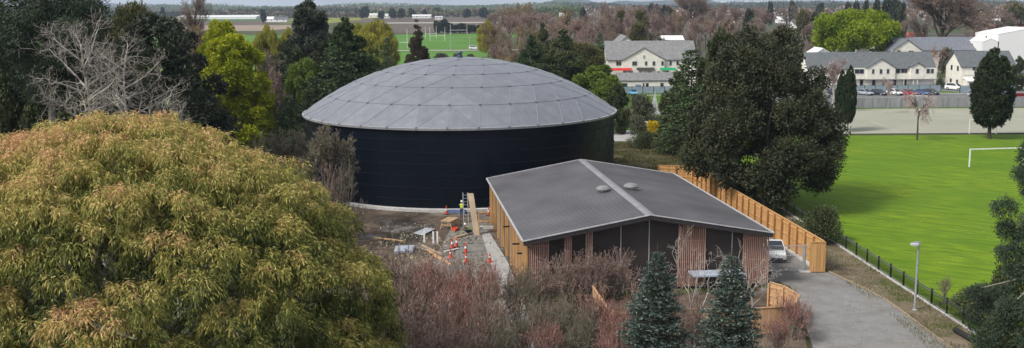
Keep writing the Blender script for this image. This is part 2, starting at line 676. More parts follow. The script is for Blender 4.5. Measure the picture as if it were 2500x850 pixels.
pine_wood = pmat('pine_wood', (0.62, 0.36, 0.145), (0.42, 0.225, 0.085), 1.2, 0.75, stretch=(8, 8, 0.25), bump=0.2, lo=.4, hi=.6)
pine_pale = pmat('pine_pale', (0.58, 0.36, 0.19), (0.44, 0.26, 0.13), 1.2, 0.8, stretch=(4, 4, 0.5), bump=0.2)
ply_wood = pmat('ply_wood', (0.44, 0.34, 0.23), (0.33, 0.25, 0.17), 1.0, 0.8, bump=0.1)
cedar = pmat('cedar_slats', (0.54, 0.345, 0.275), (0.30, 0.165, 0.13), 1.0, 0.75, stretch=(9, 9, 0.35), bump=0.2, lo=0.3, hi=0.7)
rubber = pmat('rubber', (0.02, 0.02, 0.02), None, 3, 0.8)
orange_plastic = pmat('orange_plastic', (0.66, 0.075, 0.035), (0.5, 0.05, 0.025), 4, 0.5)
reflective_white = pmat('reflective_white', (0.8, 0.8, 0.8), None, 4, 0.4)
hivis = pmat('hivis_cloth', (0.52, 0.72, 0.04), (0.42, 0.6, 0.03), 5, 0.8)
navy_cloth = pmat('navy_cloth', (0.03, 0.035, 0.06), None, 5, 0.9)
skin_mat = pmat('skin', (0.50, 0.30, 0.21), None, 5, 0.6)


# ------------------------------------------------------------------ the ground and everything that lies flat
def ground_material(name, tones, scale, s2=None, bump=0.3, patches=None, rough=0.95):
    """several tones of soil or grass mixed by noises of two sizes"""
    m, nt, b = new_mat(name)
    tc = nt.nodes.new('ShaderNodeTexCoord')
    def noise(sc, det=8, rgh=0.6, off=0.0):
        mp = nt.nodes.new('ShaderNodeMapping')
        mp.inputs['Location'].default_value = (off, off * 0.7, 0)
        nt.links.new(tc.outputs['Object'], mp.inputs['Vector'])
        n = nt.nodes.new('ShaderNodeTexNoise')
        n.inputs['Scale'].default_value = sc
        n.inputs['Detail'].default_value = det
        n.inputs['Roughness'].default_value = rgh
        nt.links.new(mp.outputs[0], n.inputs['Vector'])
        return n
    n1 = noise(scale)
    r1 = ramp_node(nt, tones)
    nt.links.new(n1.outputs['Fac'], r1.inputs[0])
    col = r1.outputs[0]
    if patches:
        for i, (tone, sc, lo, hi) in enumerate(patches):
            n2 = noise(sc, 5, 0.65, 31.0 * (i + 1))
            r2 = ramp_node(nt, [(0, 0, 0, lo), (1, 1, 1, hi)])
            nt.links.new(n2.outputs['Fac'], r2.inputs[0])
            mx = nt.nodes.new('ShaderNodeMix')
            mx.data_type = 'RGBA'
            nt.links.new(r2.outputs[0], mx.inputs['Factor'])
            nt.links.new(col, mx.inputs['A'])
            mx.inputs['B'].default_value = (*tone, 1)
            col = mx.outputs['Result']
    nt.links.new(col, b.inputs['Base Color'])
    b.inputs['Roughness'].default_value = rough
    b.inputs['Specular IOR Level'].default_value = 0.15
    nb = noise(s2 or scale * 12, 6, 0.7, 5.0)
    bp = nt.nodes.new('ShaderNodeBump')
    bp.inputs['Strength'].default_value = bump
    bp.inputs['Distance'].default_value = 0.15
    nt.links.new(nb.outputs['Fac'], bp.inputs['Height'])
    nt.links.new(bp.outputs[0], b.inputs['Normal'])
    return m


m_rough = ground_material('rough_ground', [(0.035, 0.032, 0.018, 0.3), (0.07, 0.075, 0.03, 0.5), (0.11, 0.095, 0.055, 0.7)], 0.09, 3.0, 0.6,
                          [((0.06, 0.09, 0.022), 0.02, 0.45, 0.6)])
m_dirt = ground_material('worksite_dirt', [(0.05, 0.036, 0.026, 0.3), (0.12, 0.088, 0.064, 0.5), (0.24, 0.19, 0.145, 0.72)], 0.28, 4.0, 0.8,
                         [((0.055, 0.045, 0.038), 0.12, 0.52, 0.6), ((0.20, 0.185, 0.165), 0.21, 0.56, 0.66)])
m_verge = ground_material('verge_soil', [(0.11, 0.085, 0.055, 0.32), (0.19, 0.15, 0.10, 0.5), (0.25, 0.20, 0.14, 0.7)], 0.5, 5.0, 0.6,
                          [((0.075, 0.085, 0.025), 0.25, 0.5, 0.66), ((0.07, 0.052, 0.04), 0.13, 0.56, 0.66)])
m_lawn = ground_material('plain_grass', [(0.05, 0.10, 0.014, 0.3), (0.08, 0.155, 0.02, 0.55), (0.11, 0.18, 0.03, 0.75)], 0.2, 5.0, 0.4)
m_olive = ground_material('dull_grass', [(0.038, 0.034, 0.016, 0.3), (0.075, 0.065, 0.03, 0.5), (0.09, 0.085, 0.035, 0.7)], 0.3, 5.0, 0.5)
m_asphalt = ground_material('asphalt_drive', [(0.18, 0.173, 0.165, 0.3), (0.225, 0.218, 0.208, 0.5), (0.255, 0.247, 0.236, 0.7)], 0.8, 6.0, 0.4,
                            [((0.15, 0.142, 0.13), 0.12, 0.54, 0.70), ((0.22, 0.195, 0.165), 0.3, 0.60, 0.72)])
m_road = ground_material('road_asphalt', [(0.13, 0.13, 0.135, 0.3), (0.19, 0.19, 0.19, 0.7)], 0.2, 6.0, 0.2)
m_slab = ground_material('concrete_slab', [(0.30, 0.29, 0.275, 0.3), (0.42, 0.41, 0.39, 0.7)], 0.6, 7.0, 0.2)
m_court = ground_material('court_turf', [(0.27, 0.27, 0.205, 0.3), (0.335, 0.33, 0.26, 0.7)], 0.06, 8.0, 0.1)
m_field_far = ground_material('rugby_grass', [(0.07, 0.16, 0.025, 0.3), (0.10, 0.22, 0.035, 0.7)], 0.03, 2.0, 0.2)
m_vine = ground_material('vineyard_rows', [(0.085, 0.065, 0.05, 0.35), (0.15, 0.12, 0.095, 0.65)], 0.06, 1.0, 0.5)
m_yellow = ground_material('yellow_field', [(0.17, 0.18, 0.03, 0.35), (0.24, 0.24, 0.05, 0.65)], 0.03, 1.0, 0.3)
m_tan = ground_material('tan_field', [(0.24, 0.18, 0.13, 0.35), (0.32, 0.25, 0.19, 0.65)], 0.03, 1.0, 0.3)
m_pale = ground_material('pale_track', [(0.33, 0.31, 0.28, 0.35), (0.42, 0.40, 0.36, 0.65)], 0.5, 5.0, 0.3)
m_crop = ground_material('green_crop', [(0.05, 0.10, 0.03, 0.35), (0.08, 0.15, 0.05, 0.65)], 0.02, 1.0, 0.3)
m_suburb = ground_material('suburb_ground', [(0.05, 0.05, 0.03, 0.35), (0.10, 0.09, 0.075, 0.65)], 0.02, 1.0, 0.3,
                           [((0.05, 0.09, 0.02), 0.01, 0.5, 0.6)])


def sports_grass():
    m, nt, b = new_mat('sports_grass')
    tc = nt.nodes.new('ShaderNodeTexCoord')
    def noise(sc, stretch=(1, 1, 1), rot=0.0, det=5, loc=0.0):
        mp = nt.nodes.new('ShaderNodeMapping')
        mp.vector_type = 'TEXTURE'
        mp.inputs['Rotation'].default_value = (0, 0, rot)
        mp.inputs['Scale'].default_value = tuple(1 / q for q in stretch)
        mp.inputs['Location'].default_value = (loc, loc, 0)
        nt.links.new(tc.outputs['Object'], mp.inputs['Vector'])
        n = nt.nodes.new('ShaderNodeTexNoise')
        n.inputs['Scale'].default_value = sc
        n.inputs['Detail'].default_value = det
        nt.links.new(mp.outputs[0], n.inputs['Vector'])
        return n
    def mix(fac, a, bb):
        mx = nt.nodes.new('ShaderNodeMix')
        mx.data_type = 'RGBA'
        nt.links.new(fac, mx.inputs['Factor'])
        for inp, v in (('A', a), ('B', bb)):
            if isinstance(v, tuple):
                mx.inputs[inp].default_value = (*v, 1)
            else:
                nt.links.new(v, mx.inputs[inp])
        return mx.outputs['Result']
    def ramp(src, lo, hi):
        r = ramp_node(nt, [(0, 0, 0, lo), (1, 1, 1, hi)] if lo < hi else [(1, 1, 1, hi), (0, 0, 0, lo)])
        nt.links.new(src, r.inputs[0])
        return r.outputs[0]
    # mowing bands run almost across the view
    n0 = noise(0.30, (0.10, 1.0, 1), -0.62, 3)
    c = mix(ramp(n0.outputs['Fac'], 0.38, 0.62), (0.098, 0.182, 0.007), (0.145, 0.236, 0.009))
    n1 = noise(0.06, det=8)
    c = mix(ramp(n1.outputs['Fac'], 0.42, 0.72), c, (0.20, 0.275, 0.012))
    n2 = noise(1.1, (0.3, 1.2, 1), -0.62, 8)
    c = mix(ramp(n2.outputs['Fac'], 0.70, 0.33), c, (0.080, 0.155, 0.007))
    # dandelions in drifts
    nd = noise(0.10, det=3, loc=40)
    vor = nt.nodes.new('ShaderNodeTexVoronoi')
    vor.inputs['Scale'].default_value = 1.7
    nt.links.new(tc.outputs['Object'], vor.inputs['Vector'])
    dots = ramp(vor.outputs['Distance'], 0.26, 0.10)
    mul = nt.nodes.new('ShaderNodeMath'); mul.operation = 'MULTIPLY'
    nt.links.new(dots, mul.inputs[0])
    nt.links.new(ramp(nd.outputs['Fac'], 0.50, 0.64), mul.inputs[1])
    r_ = nt.nodes.new('ShaderNodeMath'); r_.operation = 'MULTIPLY'; r_.inputs[1].default_value = 0.55
    nt.links.new(mul.outputs[0], r_.inputs[0])
    c = mix(r_.outputs[0], c, (0.42, 0.40, 0.02))
    nt.links.new(c, b.inputs['Base Color'])
    b.inputs['Roughness'].default_value = 0.9
    b.inputs['Specular IOR Level'].default_value = 0.15
    nb = noise(7.0, det=6)
    bp = nt.nodes.new('ShaderNodeBump')
    bp.inputs['Strength'].default_value = 0.5
    bp.inputs['Distance'].default_value = 0.08
    nt.links.new(nb.outputs['Fac'], bp.inputs['Height'])
    nt.links.new(bp.outputs[0], b.inputs['Normal'])
    return m


def sheet(name, pts, mat, z, kind='structure'):
    """flat polygon (fan of its outline) at height z; points in world x,y"""
    me = bpy.data.meshes.new(name)
    me.from_pydata([(p[0], p[1], z) for p in pts], [], [tuple(range(len(pts)))])
    me.update()
    if me.polygons[0].normal.z < 0:
        me.flip_normals()
    me.materials.append(mat)
    o = bpy.data.objects.new(name, me)
    COL.objects.link(o)
    o['kind'] = kind
    return o


def ribbon(name, pts, width, mat, z, height=0.0):
    """strip of a given width following points"""
    mb = MB()
    P = [Vector((p[0], p[1], 0)) for p in pts]
    L, Rr = [], []
    for i, p in enumerate(P):
        d = (P[min(i + 1, len(P) - 1)] - P[max(i - 1, 0)]).normalized()
        n = Vector((-d.y, d.x, 0)) * width / 2
        L.append(p + n); Rr.append(p - n)
    for i in range(len(P) - 1):
        a, b, c, d = Rr[i], Rr[i + 1], L[i + 1], L[i]
        vs = [(q.x, q.y, z + height) for q in (a, b, c, d)]
        if height:
            vs += [(q.x, q.y, z) for q in (a, b, c, d)]
            mb.add(vs, [(0, 1, 2, 3), (0, 4, 5, 1), (2, 6, 7, 3), (1, 5, 6, 2), (3, 7, 4, 0)])
        else:
            mb.add(vs, [(0, 1, 2, 3)])
    o = mb.build(name, mat)
    o['kind'] = 'structure'
    return o


def px_pts(lst, z=0.0):
    return [G(a, b, z)[:2] for a, b in lst]


sheet('ground', [(-6000, -150), (6000, -150), (6000, 9000), (-6000, 9000)], m_rough, 0.0)
# suburb and farmland further out
sheet('suburb_ground', [(20, 262), (900, 262), (2600, 2500), (60, 2500)], m_suburb, 0.004)

FA, FB = G(1888, 496), G(2300, 762)                       # the black fence along the playing field
fd = (FB - FA)[:2] / np.linalg.norm((FB - FA)[:2])
FC = FB[:2] + fd * 22
d_field = G(2300, 330)[1]
fa0 = FA[:2] - fd * 40
sheet('sports_field', [tuple(FC), (FC[0] + 140, FC[1]), (170, d_field), (G(2010, 331)[0] - 12, d_field), tuple(fa0)], sports_grass(), 0.008)
cA, cB = G(2300, 327)[1], G(2300, 265)[1]
sheet('grass_strip', [(42, cB), (190, cB), (190, cB + 3.6), (42, cB + 3.6)], m_lawn, 0.008)
sheet('court', [(52, cA), (190, cA), (190, cB), (52, cB)], m_court, 0.012)
line_w = pmat('court_line', (0.50, 0.51, 0.44), None, 2, 0.8)
for (a, b) in (((2075, 322), (2700, 323)), ((2125, 296), (2195, 322)), ((2075, 289), (2500, 290))):
    pa, pb = G(*a), G(*b)
    ribbon('court_line', [pa, pb], 0.16, line_w, 0.016)
ribbon('court_kerb', [(50, cA - 0.1), (190, cA - 0.1)], 0.25, pmat('dark_edging', (0.09, 0.085, 0.08), None, 1, 0.9), 0.0, 0.14)
rA, rB = G(2300, 250)[1], G(2300, 229)[1]
sheet('road', [(30, rA), (260, rA), (260, rB), (30, rB)], m_road, 0.010)
ribbon('kerb', [(30, rB + 0.1), (260, rB + 0.1)], 0.3, concrete_pale, 0.0, 0.13)
sheet('forecourt', [(62, rB + 0.3), (260, rB + 0.3), (260, 300), (62, 300)], m_road, 0.014)
sheet('grass_berm', [(60, rB + 0.6), (G(2345, 225)[0], rB + 0.6), (G(2330, 225)[0], rB + 6.5), (60, rB + 6.5)], m_lawn, 0.018)

# drive at bottom right
drive_edge_r = [(2020, 664), (2062, 684), (2110, 706), (2160, 733), (2205, 765), (2245, 795), (2285, 825), (2320, 850), (2360, 900)]
drive = [(1905, 668), (1925, 664)] + drive_edge_r + [(1990, 900), (1985, 850), (1962, 780), (1952, 735), (1930, 700), (1893, 685)]
sheet('verge', px_pts([(1895, 500), (1960, 545), (2062, 605), (2170, 676), (2300, 760), (2460, 880), (2360, 940), (2250, 860), (2160, 760), (2015, 655)]), m_verge, 0.006)
sheet('driveway', px_pts(drive), m_asphalt, 0.012)
ribbon('timber_edging', px_pts([(x + 2, y - 1) for x, y in drive_edge_r]), 0.12, pmat('edging_wood', (0.36, 0.27, 0.18), None, 2, 0.8), 0.0, 0.07)
sheet('side_yard', px_pts([(1870, 560), (1700, 430), (1660, 412), (2012, 655), (1995, 672), (1885, 690)]), m_asphalt, 0.008)
ribbon('yard_kerb', px_pts([(1888, 580), (1932, 615), (1984, 653)]), 0.5, concrete_pale, 0.0, 0.12)
# the work site
sheet('worksite', px_pts([(800, 500), (1000, 517), (1200, 517), (1250, 560), (1290, 760), (1310, 900), (700, 960), (760, 600)]), m_dirt, 0.004)
sheet('path', px_pts([(1176, 570), (1196, 570), (1240, 640), (1300, 800), (1310, 900), (1262, 900), (1220, 700), (1196, 640)]), m_slab, 0.010)
sheet('apron', px_pts([(1055, 640), (1100, 560), (1170, 535), (1200, 575), (1215, 640), (1180, 700), (1080, 680)]),
      ground_material('gravel', [(0.13, 0.12, 0.105, 0.3), (0.22, 0.205, 0.185, 0.55), (0.30, 0.28, 0.255, 0.75)], 1.0, 10.0, 0.6), 0.008)
sheet('front_yard', px_pts([(1255, 742), (1895, 702), (1960, 790), (1990, 960), (1250, 990)]), m_dirt, 0.006)
# behind the tank, left and right
sheet('bank_grass', px_pts([(590, 320), (640, 296), (735, 282), (760, 300), (745, 325), (620, 345)]), m_lawn, 0.008)
ribbon('track', px_pts([(560, 330), (618, 322), (660, 312), (720, 301), (770, 291)]), 1.7, m_pale, 0.012)
sheet('slab_left', px_pts([(632, 372), (700, 357), (748, 354), (770, 372), (700, 388), (650, 400)]), m_slab, 0.016)
sheet('lawn_right', px_pts([(1495, 285), (1535, 300), (1578, 318), (1500, 318)]), m_lawn, 0.016)
sheet('lawn_far', px_pts([(1500, 228), (1680, 228), (1700, 262), (1520, 262)]), m_lawn, 0.012)
sheet('paving', px_pts([(1480, 319), (1572, 319), (1590, 345), (1480, 345)]), m_slab, 0.012)
sheet('rough_lawn', px_pts([(1480, 346), (1600, 346), (1700, 352), (1850, 470), (1880, 500), (1700, 430), (1560, 412), (1440, 400)]), m_olive, 0.008)
for k in range(3):
    p = G(1560 + k * 40, 232)
# the rugby ground and the farmland behind it
yf0, yf1 = G(1050, 122)[1], G(1050, 84)[1]
sheet('near_pitch', [(-150, 262), (-8, 262), (-8, yf0 - 14), (-170, yf0 - 14)], m_field_far, 0.006)
ribbon('park_road', [(-240, yf0 - 5), (5, yf0 - 5)], 8, m_pale, 0.010)
sheet('rugby_field', [(-330, yf0 + 2), (-20, yf0 + 2), (10, yf1), (-330, yf1)], m_field_far, 0.010)


def band(name, ya, yb, xa, xb, mat, z):
    """a field between two heights of the picture, as wide as xa..xb at its far side"""
    d0, d1 = G(900, ya)[1], G(900, yb)[1]
    x0, x1 = (xa - 1250) / 2500 * d1, (xb - 1250) / 2500 * d1
    sheet(name, [(x0, d0), (x1, d0), (x1, d1), (x0, d1)], mat, z)


band('vineyard', 82, 56, 930, 1500, m_vine, 0.05)
band('field_track', 58, 55.5, 930, 1300, m_pale, 0.09)
band('vineyard', 55, 42, 820, 1350, m_vine, 0.05)
band('yellow_field', 56, 41, 300, 950, m_yellow, 0.07)
band('tan_field', 74, 60, 500, 790, m_tan, 0.07)
band('vineyard', 60, 50, 300, 760, m_vine, 0.10)
band('crop_field', 50, 44, 300, 760, m_crop, 0.12)
band('field_track', 41, 38, 700, 960, m_pale, 0.11)
band('crop_field', 36, 28, 380, 760, m_crop, 0.13)
band('crop_field', 30, 22, 0, 1100, m_vine, 0.16)


# ------------------------------------------------------------------ far hills and the wooded edge of the plain
def hills(name, y, x0, x1, h, seed, col):
    rng = np.random.default_rng(seed)
    n = 120
    xs = np.linspace(x0, x1, n)
    prof = np.zeros(n)
    for k in range(1, 9):
        prof += np.sin(xs / (x1 - x0) * math.pi * 2 * k * 1.3 + rng.uniform(0, 6.28)) / k
    prof = (prof - prof.min()) / (prof.max() - prof.min())
    H = h * (0.35 + 0.65 * prof) * np.clip(np.minimum((xs - x0), (x1 - xs)) / ((x1 - x0) * 0.12), 0, 1)
    rows = []
    for j, (dy, f) in enumerate(((-500, 0), (-250, 0.45), (-80, 0.85), (0, 1.0), (400, 0.9), (900, 0))):
        rows.append(np.stack([xs, np.full(n, y + dy), H * f * (1 + 0.06 * rng.normal(size=n)) - (1.0 if f == 0 else 0)], 1))
    V = np.concatenate(rows)
    Q = np.array([[j * n + i, j * n + i + 1, (j + 1) * n + i + 1, (j + 1) * n + i] for j in range(5) for i in range(n - 1)])
    o = np_mesh(name, V, Q, col)
    o['kind'] = 'structure'
    return o


m_hill = pmat('hill_cover', (0.07, 0.09, 0.06), (0.035, 0.05, 0.035), 0.004, 0.95)
hills('hills', 6500, -3300, -1750, 36, 1, m_hill)
hills('hills', 6800, 150, 1400, 46, 4, m_hill)
hills('hills', 7000, 1300, 3600, 30, 7, m_hill)


# ------------------------------------------------------------------ the water tank
def water_tank():
    R, ZW, RISE = 19.55, 9.14, 6.6
    cx, cy = -6.45, 128.9
    root = empty('water_tank', (cx, cy, 0), 0.0, 'round dark navy steel water tank under a grey triangulated dome roof', 'water tank')
    m_wall, nt, b = new_mat('navy_steel')
    tc = nt.nodes.new('ShaderNodeTexCoord')
    nz = nt.nodes.new('ShaderNodeTexNoise')
    mp = nt.nodes.new('ShaderNodeMapping')
    mp.inputs['Scale'].default_value = (1, 1, 0.25)
    nt.links.new(tc.outputs['Object'], mp.inputs['Vector'])
    nt.links.new(mp.outputs[0], nz.inputs['Vector'])
    nz.inputs['Scale'].default_value = 0.7
    nz.inputs['Detail'].default_value = 7
    r = ramp_node(nt, [(0.0022, 0.004, 0.008, 0.3), (0.004, 0.007, 0.013, 0.7)])
    nt.links.new(nz.outputs['Fac'], r.inputs[0])
    nt.links.new(r.outputs[0], b.inputs['Base Color'])
    b.inputs['Roughness'].default_value = 0.38
    b.inputs['Specular IOR Level'].default_value = 0.16
    mb = MB()
    Rw = R - 0.25
    prof = [(Rw, 0.0)]
    n_rings = 7
    for k in range(1, n_rings):
        z = ZW * k / n_rings
        prof += [(Rw, z - 0.06), (Rw + 0.025, z - 0.05), (Rw + 0.025, z + 0.05), (Rw - 0.0, z + 0.06)]
    prof += [(Rw, ZW - 0.05)]
    mb.lathe(prof, n=144)
    wall_mb = mb
    # bolted seams: bands of bolt heads and vertical laps
    mb = MB()
    for k in range(1, n_rings):
        z = ZW * k / n_rings
        for i in range(288):
            t = 2 * math.pi * i / 288
            mb.box((math.cos(t) * (Rw + 0.06), math.sin(t) * (Rw + 0.06), z), (0.07, 0.10, 0.07), t)
    o = mb.build('bolt_row', pmat('bolt_grey', (0.022, 0.026, 0.032), None, 3, 0.5), root)
    mb = wall_mb
    for k in range(n_rings):
        for i in range(48):
            t = 2 * math.pi * (i + 0.5 * (k % 2)) / 48
            mb.box((math.cos(t) * (Rw + 0.005), math.sin(t) * (Rw + 0.005), ZW * (k + 0.5) / n_rings), (0.03, 0.12, ZW / n_rings - 0.14), t)
    mb.build('wall', m_wall, root)
    MB().lathe([(R + 0.30, 0), (R + 0.30, 0.30), (Rw + 0.02, 0.34)], n=144).build('footing', concrete_pale, root)
    # dome as a six sector triangulated cap
    N = 6
    rs = (R ** 2 + RISE ** 2) / (2 * RISE)

    def cap(rr):
        return ZW + RISE - rs + math.sqrt(rs * rs - rr * rr)
    phi = math.radians(-91.4)
    nodes, idx = [(0, 0, cap(0))], {(0, 0): 0}
    for n in range(1, N + 1):
        for j in range(6 * n):
            a = phi + 2 * math.pi * j / (6 * n)
            rr = R * math.sin(n / N * 1.0) / math.sin(1.0) if False else R * n / N
            idx[(n, j)] = len(nodes)
            nodes.append((rr * math.cos(a), rr * math.sin(a), cap(rr)))
    tris = []
    for n in range(1, N + 1):
        for s in range(6):
            for k in range(n):
                a = idx[(n, (s * n + k) % (6 * n))]
                b_ = idx[(n, (s * n + k + 1) % (6 * n))]
                inn = idx[(n - 1, (s * (n - 1) + k) % (6 * (n - 1)))] if n > 1 else 0
                tris.append((a, b_, inn))
                if k < n - 1 and n > 1:
                    inn2 = idx[(n - 1, (s * (n - 1) + k + 1) % (6 * (n - 1)))]
                    tris.append((b_, inn2, inn))
    # every panel with its own shade and a slight pillow crown
    V, F, Vv = [], [], []
    rng = np.random.default_rng(5)
    for t in tris:
        p = [np.array(nodes[i]) for i in t]
        cen = (p[0] + p[1] + p[2]) / 3
        nr = np.cross(p[1] - p[0], p[2] - p[0]); nr /= np.linalg.norm(nr)
        if nr[2] < 0: nr = -nr
        o = len(V)
        V += p + [cen + nr * 0.10]
        F += [(o, o + 1, o + 3), (o + 1, o + 2, o + 3), (o + 2, o, o + 3)]
        Vv += [rng.random()] * 4
    m_dome, nt, b = new_mat('dome_aluminium')
    at = nt.nodes.new('ShaderNodeAttribute'); at.attribute_name = 'v'
    tc = nt.nodes.new('ShaderNodeTexCoord')
    nz = nt.nodes.new('ShaderNodeTexNoise'); nz.inputs['Scale'].default_value = 0.9; nz.inputs['Detail'].default_value = 9
    nz.inputs['Roughness'].default_value = 0.65
    nt.links.new(tc.outputs['Object'], nz.inputs['Vector'])
    ma = nt.nodes.new('ShaderNodeMath'); ma.operation = 'MULTIPLY_ADD'; ma.inputs[1].default_value = 0.14
    nt.links.new(at.outputs['Fac'], ma.inputs[0])
    nt.links.new(nz.outputs['Fac'], ma.inputs[2])
    r = ramp_node(nt, [(0.175, 0.181, 0.202, 0.36), (0.215, 0.221, 0.243, 0.60), (0.265, 0.27, 0.29, 0.85)])
    nt.links.new(ma.outputs[0], r.inputs[0])
    nt.links.new(r.outputs[0], b.inputs['Base Color'])
    b.inputs['Metallic'].default_value = 0.25
    b.inputs['Roughness'].default_value = 0.42
    np_mesh('dome_roof', np.array(V), np.array(F), m_dome, np.array(Vv), root)
    edges = set()
    for t in tris:
        for a, b_ in ((0, 1), (1, 2), (2, 0)):
            edges.add(tuple(sorted((t[a], t[b_]))))
    mb = MB()
    for a, b_ in edges:
        pa, pb = Vector(nodes[a]), Vector(nodes[b_])
        mb.beam(pa + Vector((0, 0, 0.015)), pb + Vector((0, 0, 0.015)), 0.085, 0.02)
    mb.build('dome_ribs', pmat('rib_aluminium', (0.23, 0.237, 0.258), (0.20, 0.207, 0.225), 2, 0.5, metallic=0.1), root)
    # rim beam
    MB().lathe([(R - 0.1, ZW - 0.22), (R + 0.06, ZW - 0.22), (R + 0.10, ZW + 0.02), (R - 0.1, ZW + 0.06)], n=144).build('dome_rim', pmat('rim_aluminium', (0.36, 0.365, 0.38), None, 2, 0.45, metallic=0.2), root)
    hub_m = pmat('hub_plate', (0.075, 0.078, 0.09), None, 3, 0.5)
    order = sorted(range(len(nodes)), key=lambda i: nodes[i][1])
    first = None
    rest = MB()
    for q, i in enumerate(order):
        p = nodes[i]
        if q < 100:
            if first is None:
                first = MB().lathe([(0.17, 0.01), (0.17, 0.04), (0.12, 0.055)], n=10).build('hub_plate', hub_m, root)
                o = first
            else:
                o = first.copy(); COL.objects.link(o); o.parent = root
            o.location = p
            nrm = Vector((p[0], p[1], p[2] - (ZW + RISE - rs))).normalized()
            o.rotation_euler = nrm.to_track_quat('Z', 'Y').to_euler()
        else:
            rest.lathe([(0.17, 0.01), (0.17, 0.04), (0.12, 0.055)], c=p, n=8)
    o = rest.build('hub_plate_far', hub_m, root)
    o.name = 'hub_plate'; o['kind'] = 'stuff'
    v = MB().lathe([(0.35, 0), (0.35, 0.25), (0.28, 0.3), (0.28, 0.5), (0.42, 0.55), (0.30, 0.75)], c=(0, 0, ZW + RISE), n=16)
    v.build('roof_vent', pmat('vent_blue', (0.05, 0.08, 0.12), None, 3, 0.5), root)
    return root


water_tank()


# ------------------------------------------------------------------ the timber clad pump house
def pump_house():
    # measured corners of the roof edge
    A = G(1278, 588, 4.55)[:2]
    B = G(1885, 566, 4.55)[:2]
    w = float(np.linalg.norm(B - A))
    ang = math.atan2(B[1] - A[1], B[0] - A[0]) - math.radians(0.6)
    root = empty('pump_house', (A[0], A[1], 0), ang, 'low pitched metal roofed building with red brown timber slat screens on dark walls', 'building')
    L = 28.6
    ze, zr = 4.5, 6.25
    o_f, o_s = 0.9, 0.45          # overhang front / sides
    rw = w / 2
    m_roof, nt, b = new_mat('ribbed_metal_roof')
    tc = nt.nodes.new('ShaderNodeTexCoord')
    nz = nt.nodes.new('ShaderNodeTexNoise'); nz.inputs['Scale'].default_value = 0.25; nz.inputs['Detail'].default_value = 7
    nt.links.new(tc.outputs['Object'], nz.inputs['Vector'])
    r = ramp_node(nt, [(0.098, 0.094, 0.100, 0.3), (0.128, 0.123, 0.131, 0.5), (0.165, 0.158, 0.165, 0.72)])
    nt.links.new(nz.outputs['Fac'], r.inputs[0])
    nt.links.new(r.outputs[0], b.inputs['Base Color'])
    b.inputs['Roughness'].default_value = 0.5
    b.inputs['Metallic'].default_value = 0.15
    # roof slabs with standing ribs running eave to ridge
    mb = MB()
    mb.slab([(0, 0, ze), (rw, 0, zr), (rw, L, zr), (0, L, ze)], 0.10)
    mb.slab([(rw, 0, zr), (w, 0, ze), (w, L, ze), (rw, L, zr)], 0.10)
    k = 0.22
    y = 0.2
    while y < L:
        mb.beam((0.02, y, ze + 0.012), (rw - 0.2, y, zr + 0.012 - 0.035), 0.05, 0.035)
        mb.beam((rw + 0.2, y, zr + 0.012 - 0.035), (w - 0.02, y, ze + 0.012), 0.05, 0.035)
        y += 0.42
    mb.build('roof', m_roof, root)
    rc = MB()
    cap_m = pmat('ridge_flashing', (0.27, 0.265, 0.275), (0.21, 0.205, 0.215), 1, 0.5, metallic=0.15)
    rc.slab([(rw - 0.38, -0.03, zr + 0.045 - 0.066), (rw, -0.03, zr + 0.075), (rw, L + 0.03, zr + 0.075), (rw - 0.38, L + 0.03, zr + 0.045 - 0.066)], 0.02)
    rc.slab([(rw, -0.03, zr + 0.075), (rw + 0.38, -0.03, zr + 0.045 - 0.066), (rw + 0.38, L + 0.03, zr + 0.045 - 0.066), (rw, L + 0.03, zr + 0.075)], 0.02)
    rc.build('ridge_cap', cap_m, root)
    # pale barge flashing above and dark fascia below, on the front and back edges
    fl = MB()
    for yy in (-0.06, L + 0.06):
        for x0, z0, x1, z1 in ((-0.05, ze, rw, zr), (rw, zr, w + 0.05, ze)):
            fl.beam((x0, yy, z0 + 0.02), (x1, yy, z1 + 0.02), 0.12, 0.07)
    for xx in (-0.06, w + 0.06):
        fl.beam((xx, 0, ze), (xx, L, ze), 0.14, 0.12)
    fl.build('roof_flashing', pmat('edge_flashing', (0.46, 0.45, 0.455), None, 2, 0.5), root)
    for yy in (-0.03, L + 0.03):
        fs = MB()
        for x0, z0, x1, z1 in ((0.0, ze, rw, zr), (rw, zr, w, ze)):
            fs.beam((x0, yy, z0 - 0.19), (x1, yy, z1 - 0.19), 0.10, 0.34)
        fs.build('fascia', pmat('dark_fascia', (0.035, 0.03, 0.032), None, 2, 0.6), root)
    # soffit and walls
    x0, x1, y0, y1 = o_s, w - o_s, o_f, L - 0.4
    slope = (zr - ze) / rw

    def zt(x):
        return ze - 0.13 + slope * (x if x < rw else w - x)
    dark_wall = pmat('dark_wall_panels', (0.048, 0.040, 0.038), (0.032, 0.027, 0.026), 0.5, 0.4, spec=0.3)
    mb = MB()
    pf = [(x0, zt(x0)), (rw, zt(rw)), (x1, zt(x1))]
    vs = [(x0, y0, 0), (x1, y0, 0), (x1, y0, zt(x1)), (rw, y0, zt(rw)), (x0, y0, zt(x0)),
          (x0, y1, 0), (x1, y1, 0), (x1, y1, zt(x1)), (rw, y1, zt(rw)), (x0, y1, zt(x0))]
    mb.add(vs, [(0, 1, 2, 3, 4), (9, 8, 7, 6, 5), (0, 4, 9, 5), (1, 6, 7, 2), (0, 5, 6, 1)])
    mb.build('wall', dark_wall, root)
    # pale joints on the dark front
    def fx(px, py=560):
        """local x where the front wall is seen at a pixel column"""
        d = ray(px, py)
        ca, sa = math.cos(ang), math.sin(ang)
        # plane local y = y0
        ox, oy = A[0] - sa * y0, A[1] + ca * y0
        nx, ny = -sa, ca
        t = (nx * (ox - CAM[0]) + ny * (oy - CAM[1])) / (nx * d[0] + ny * d[1])
        p = CAM + t * d
        return (p[0] - A[0]) * ca + (p[1] - A[1]) * sa
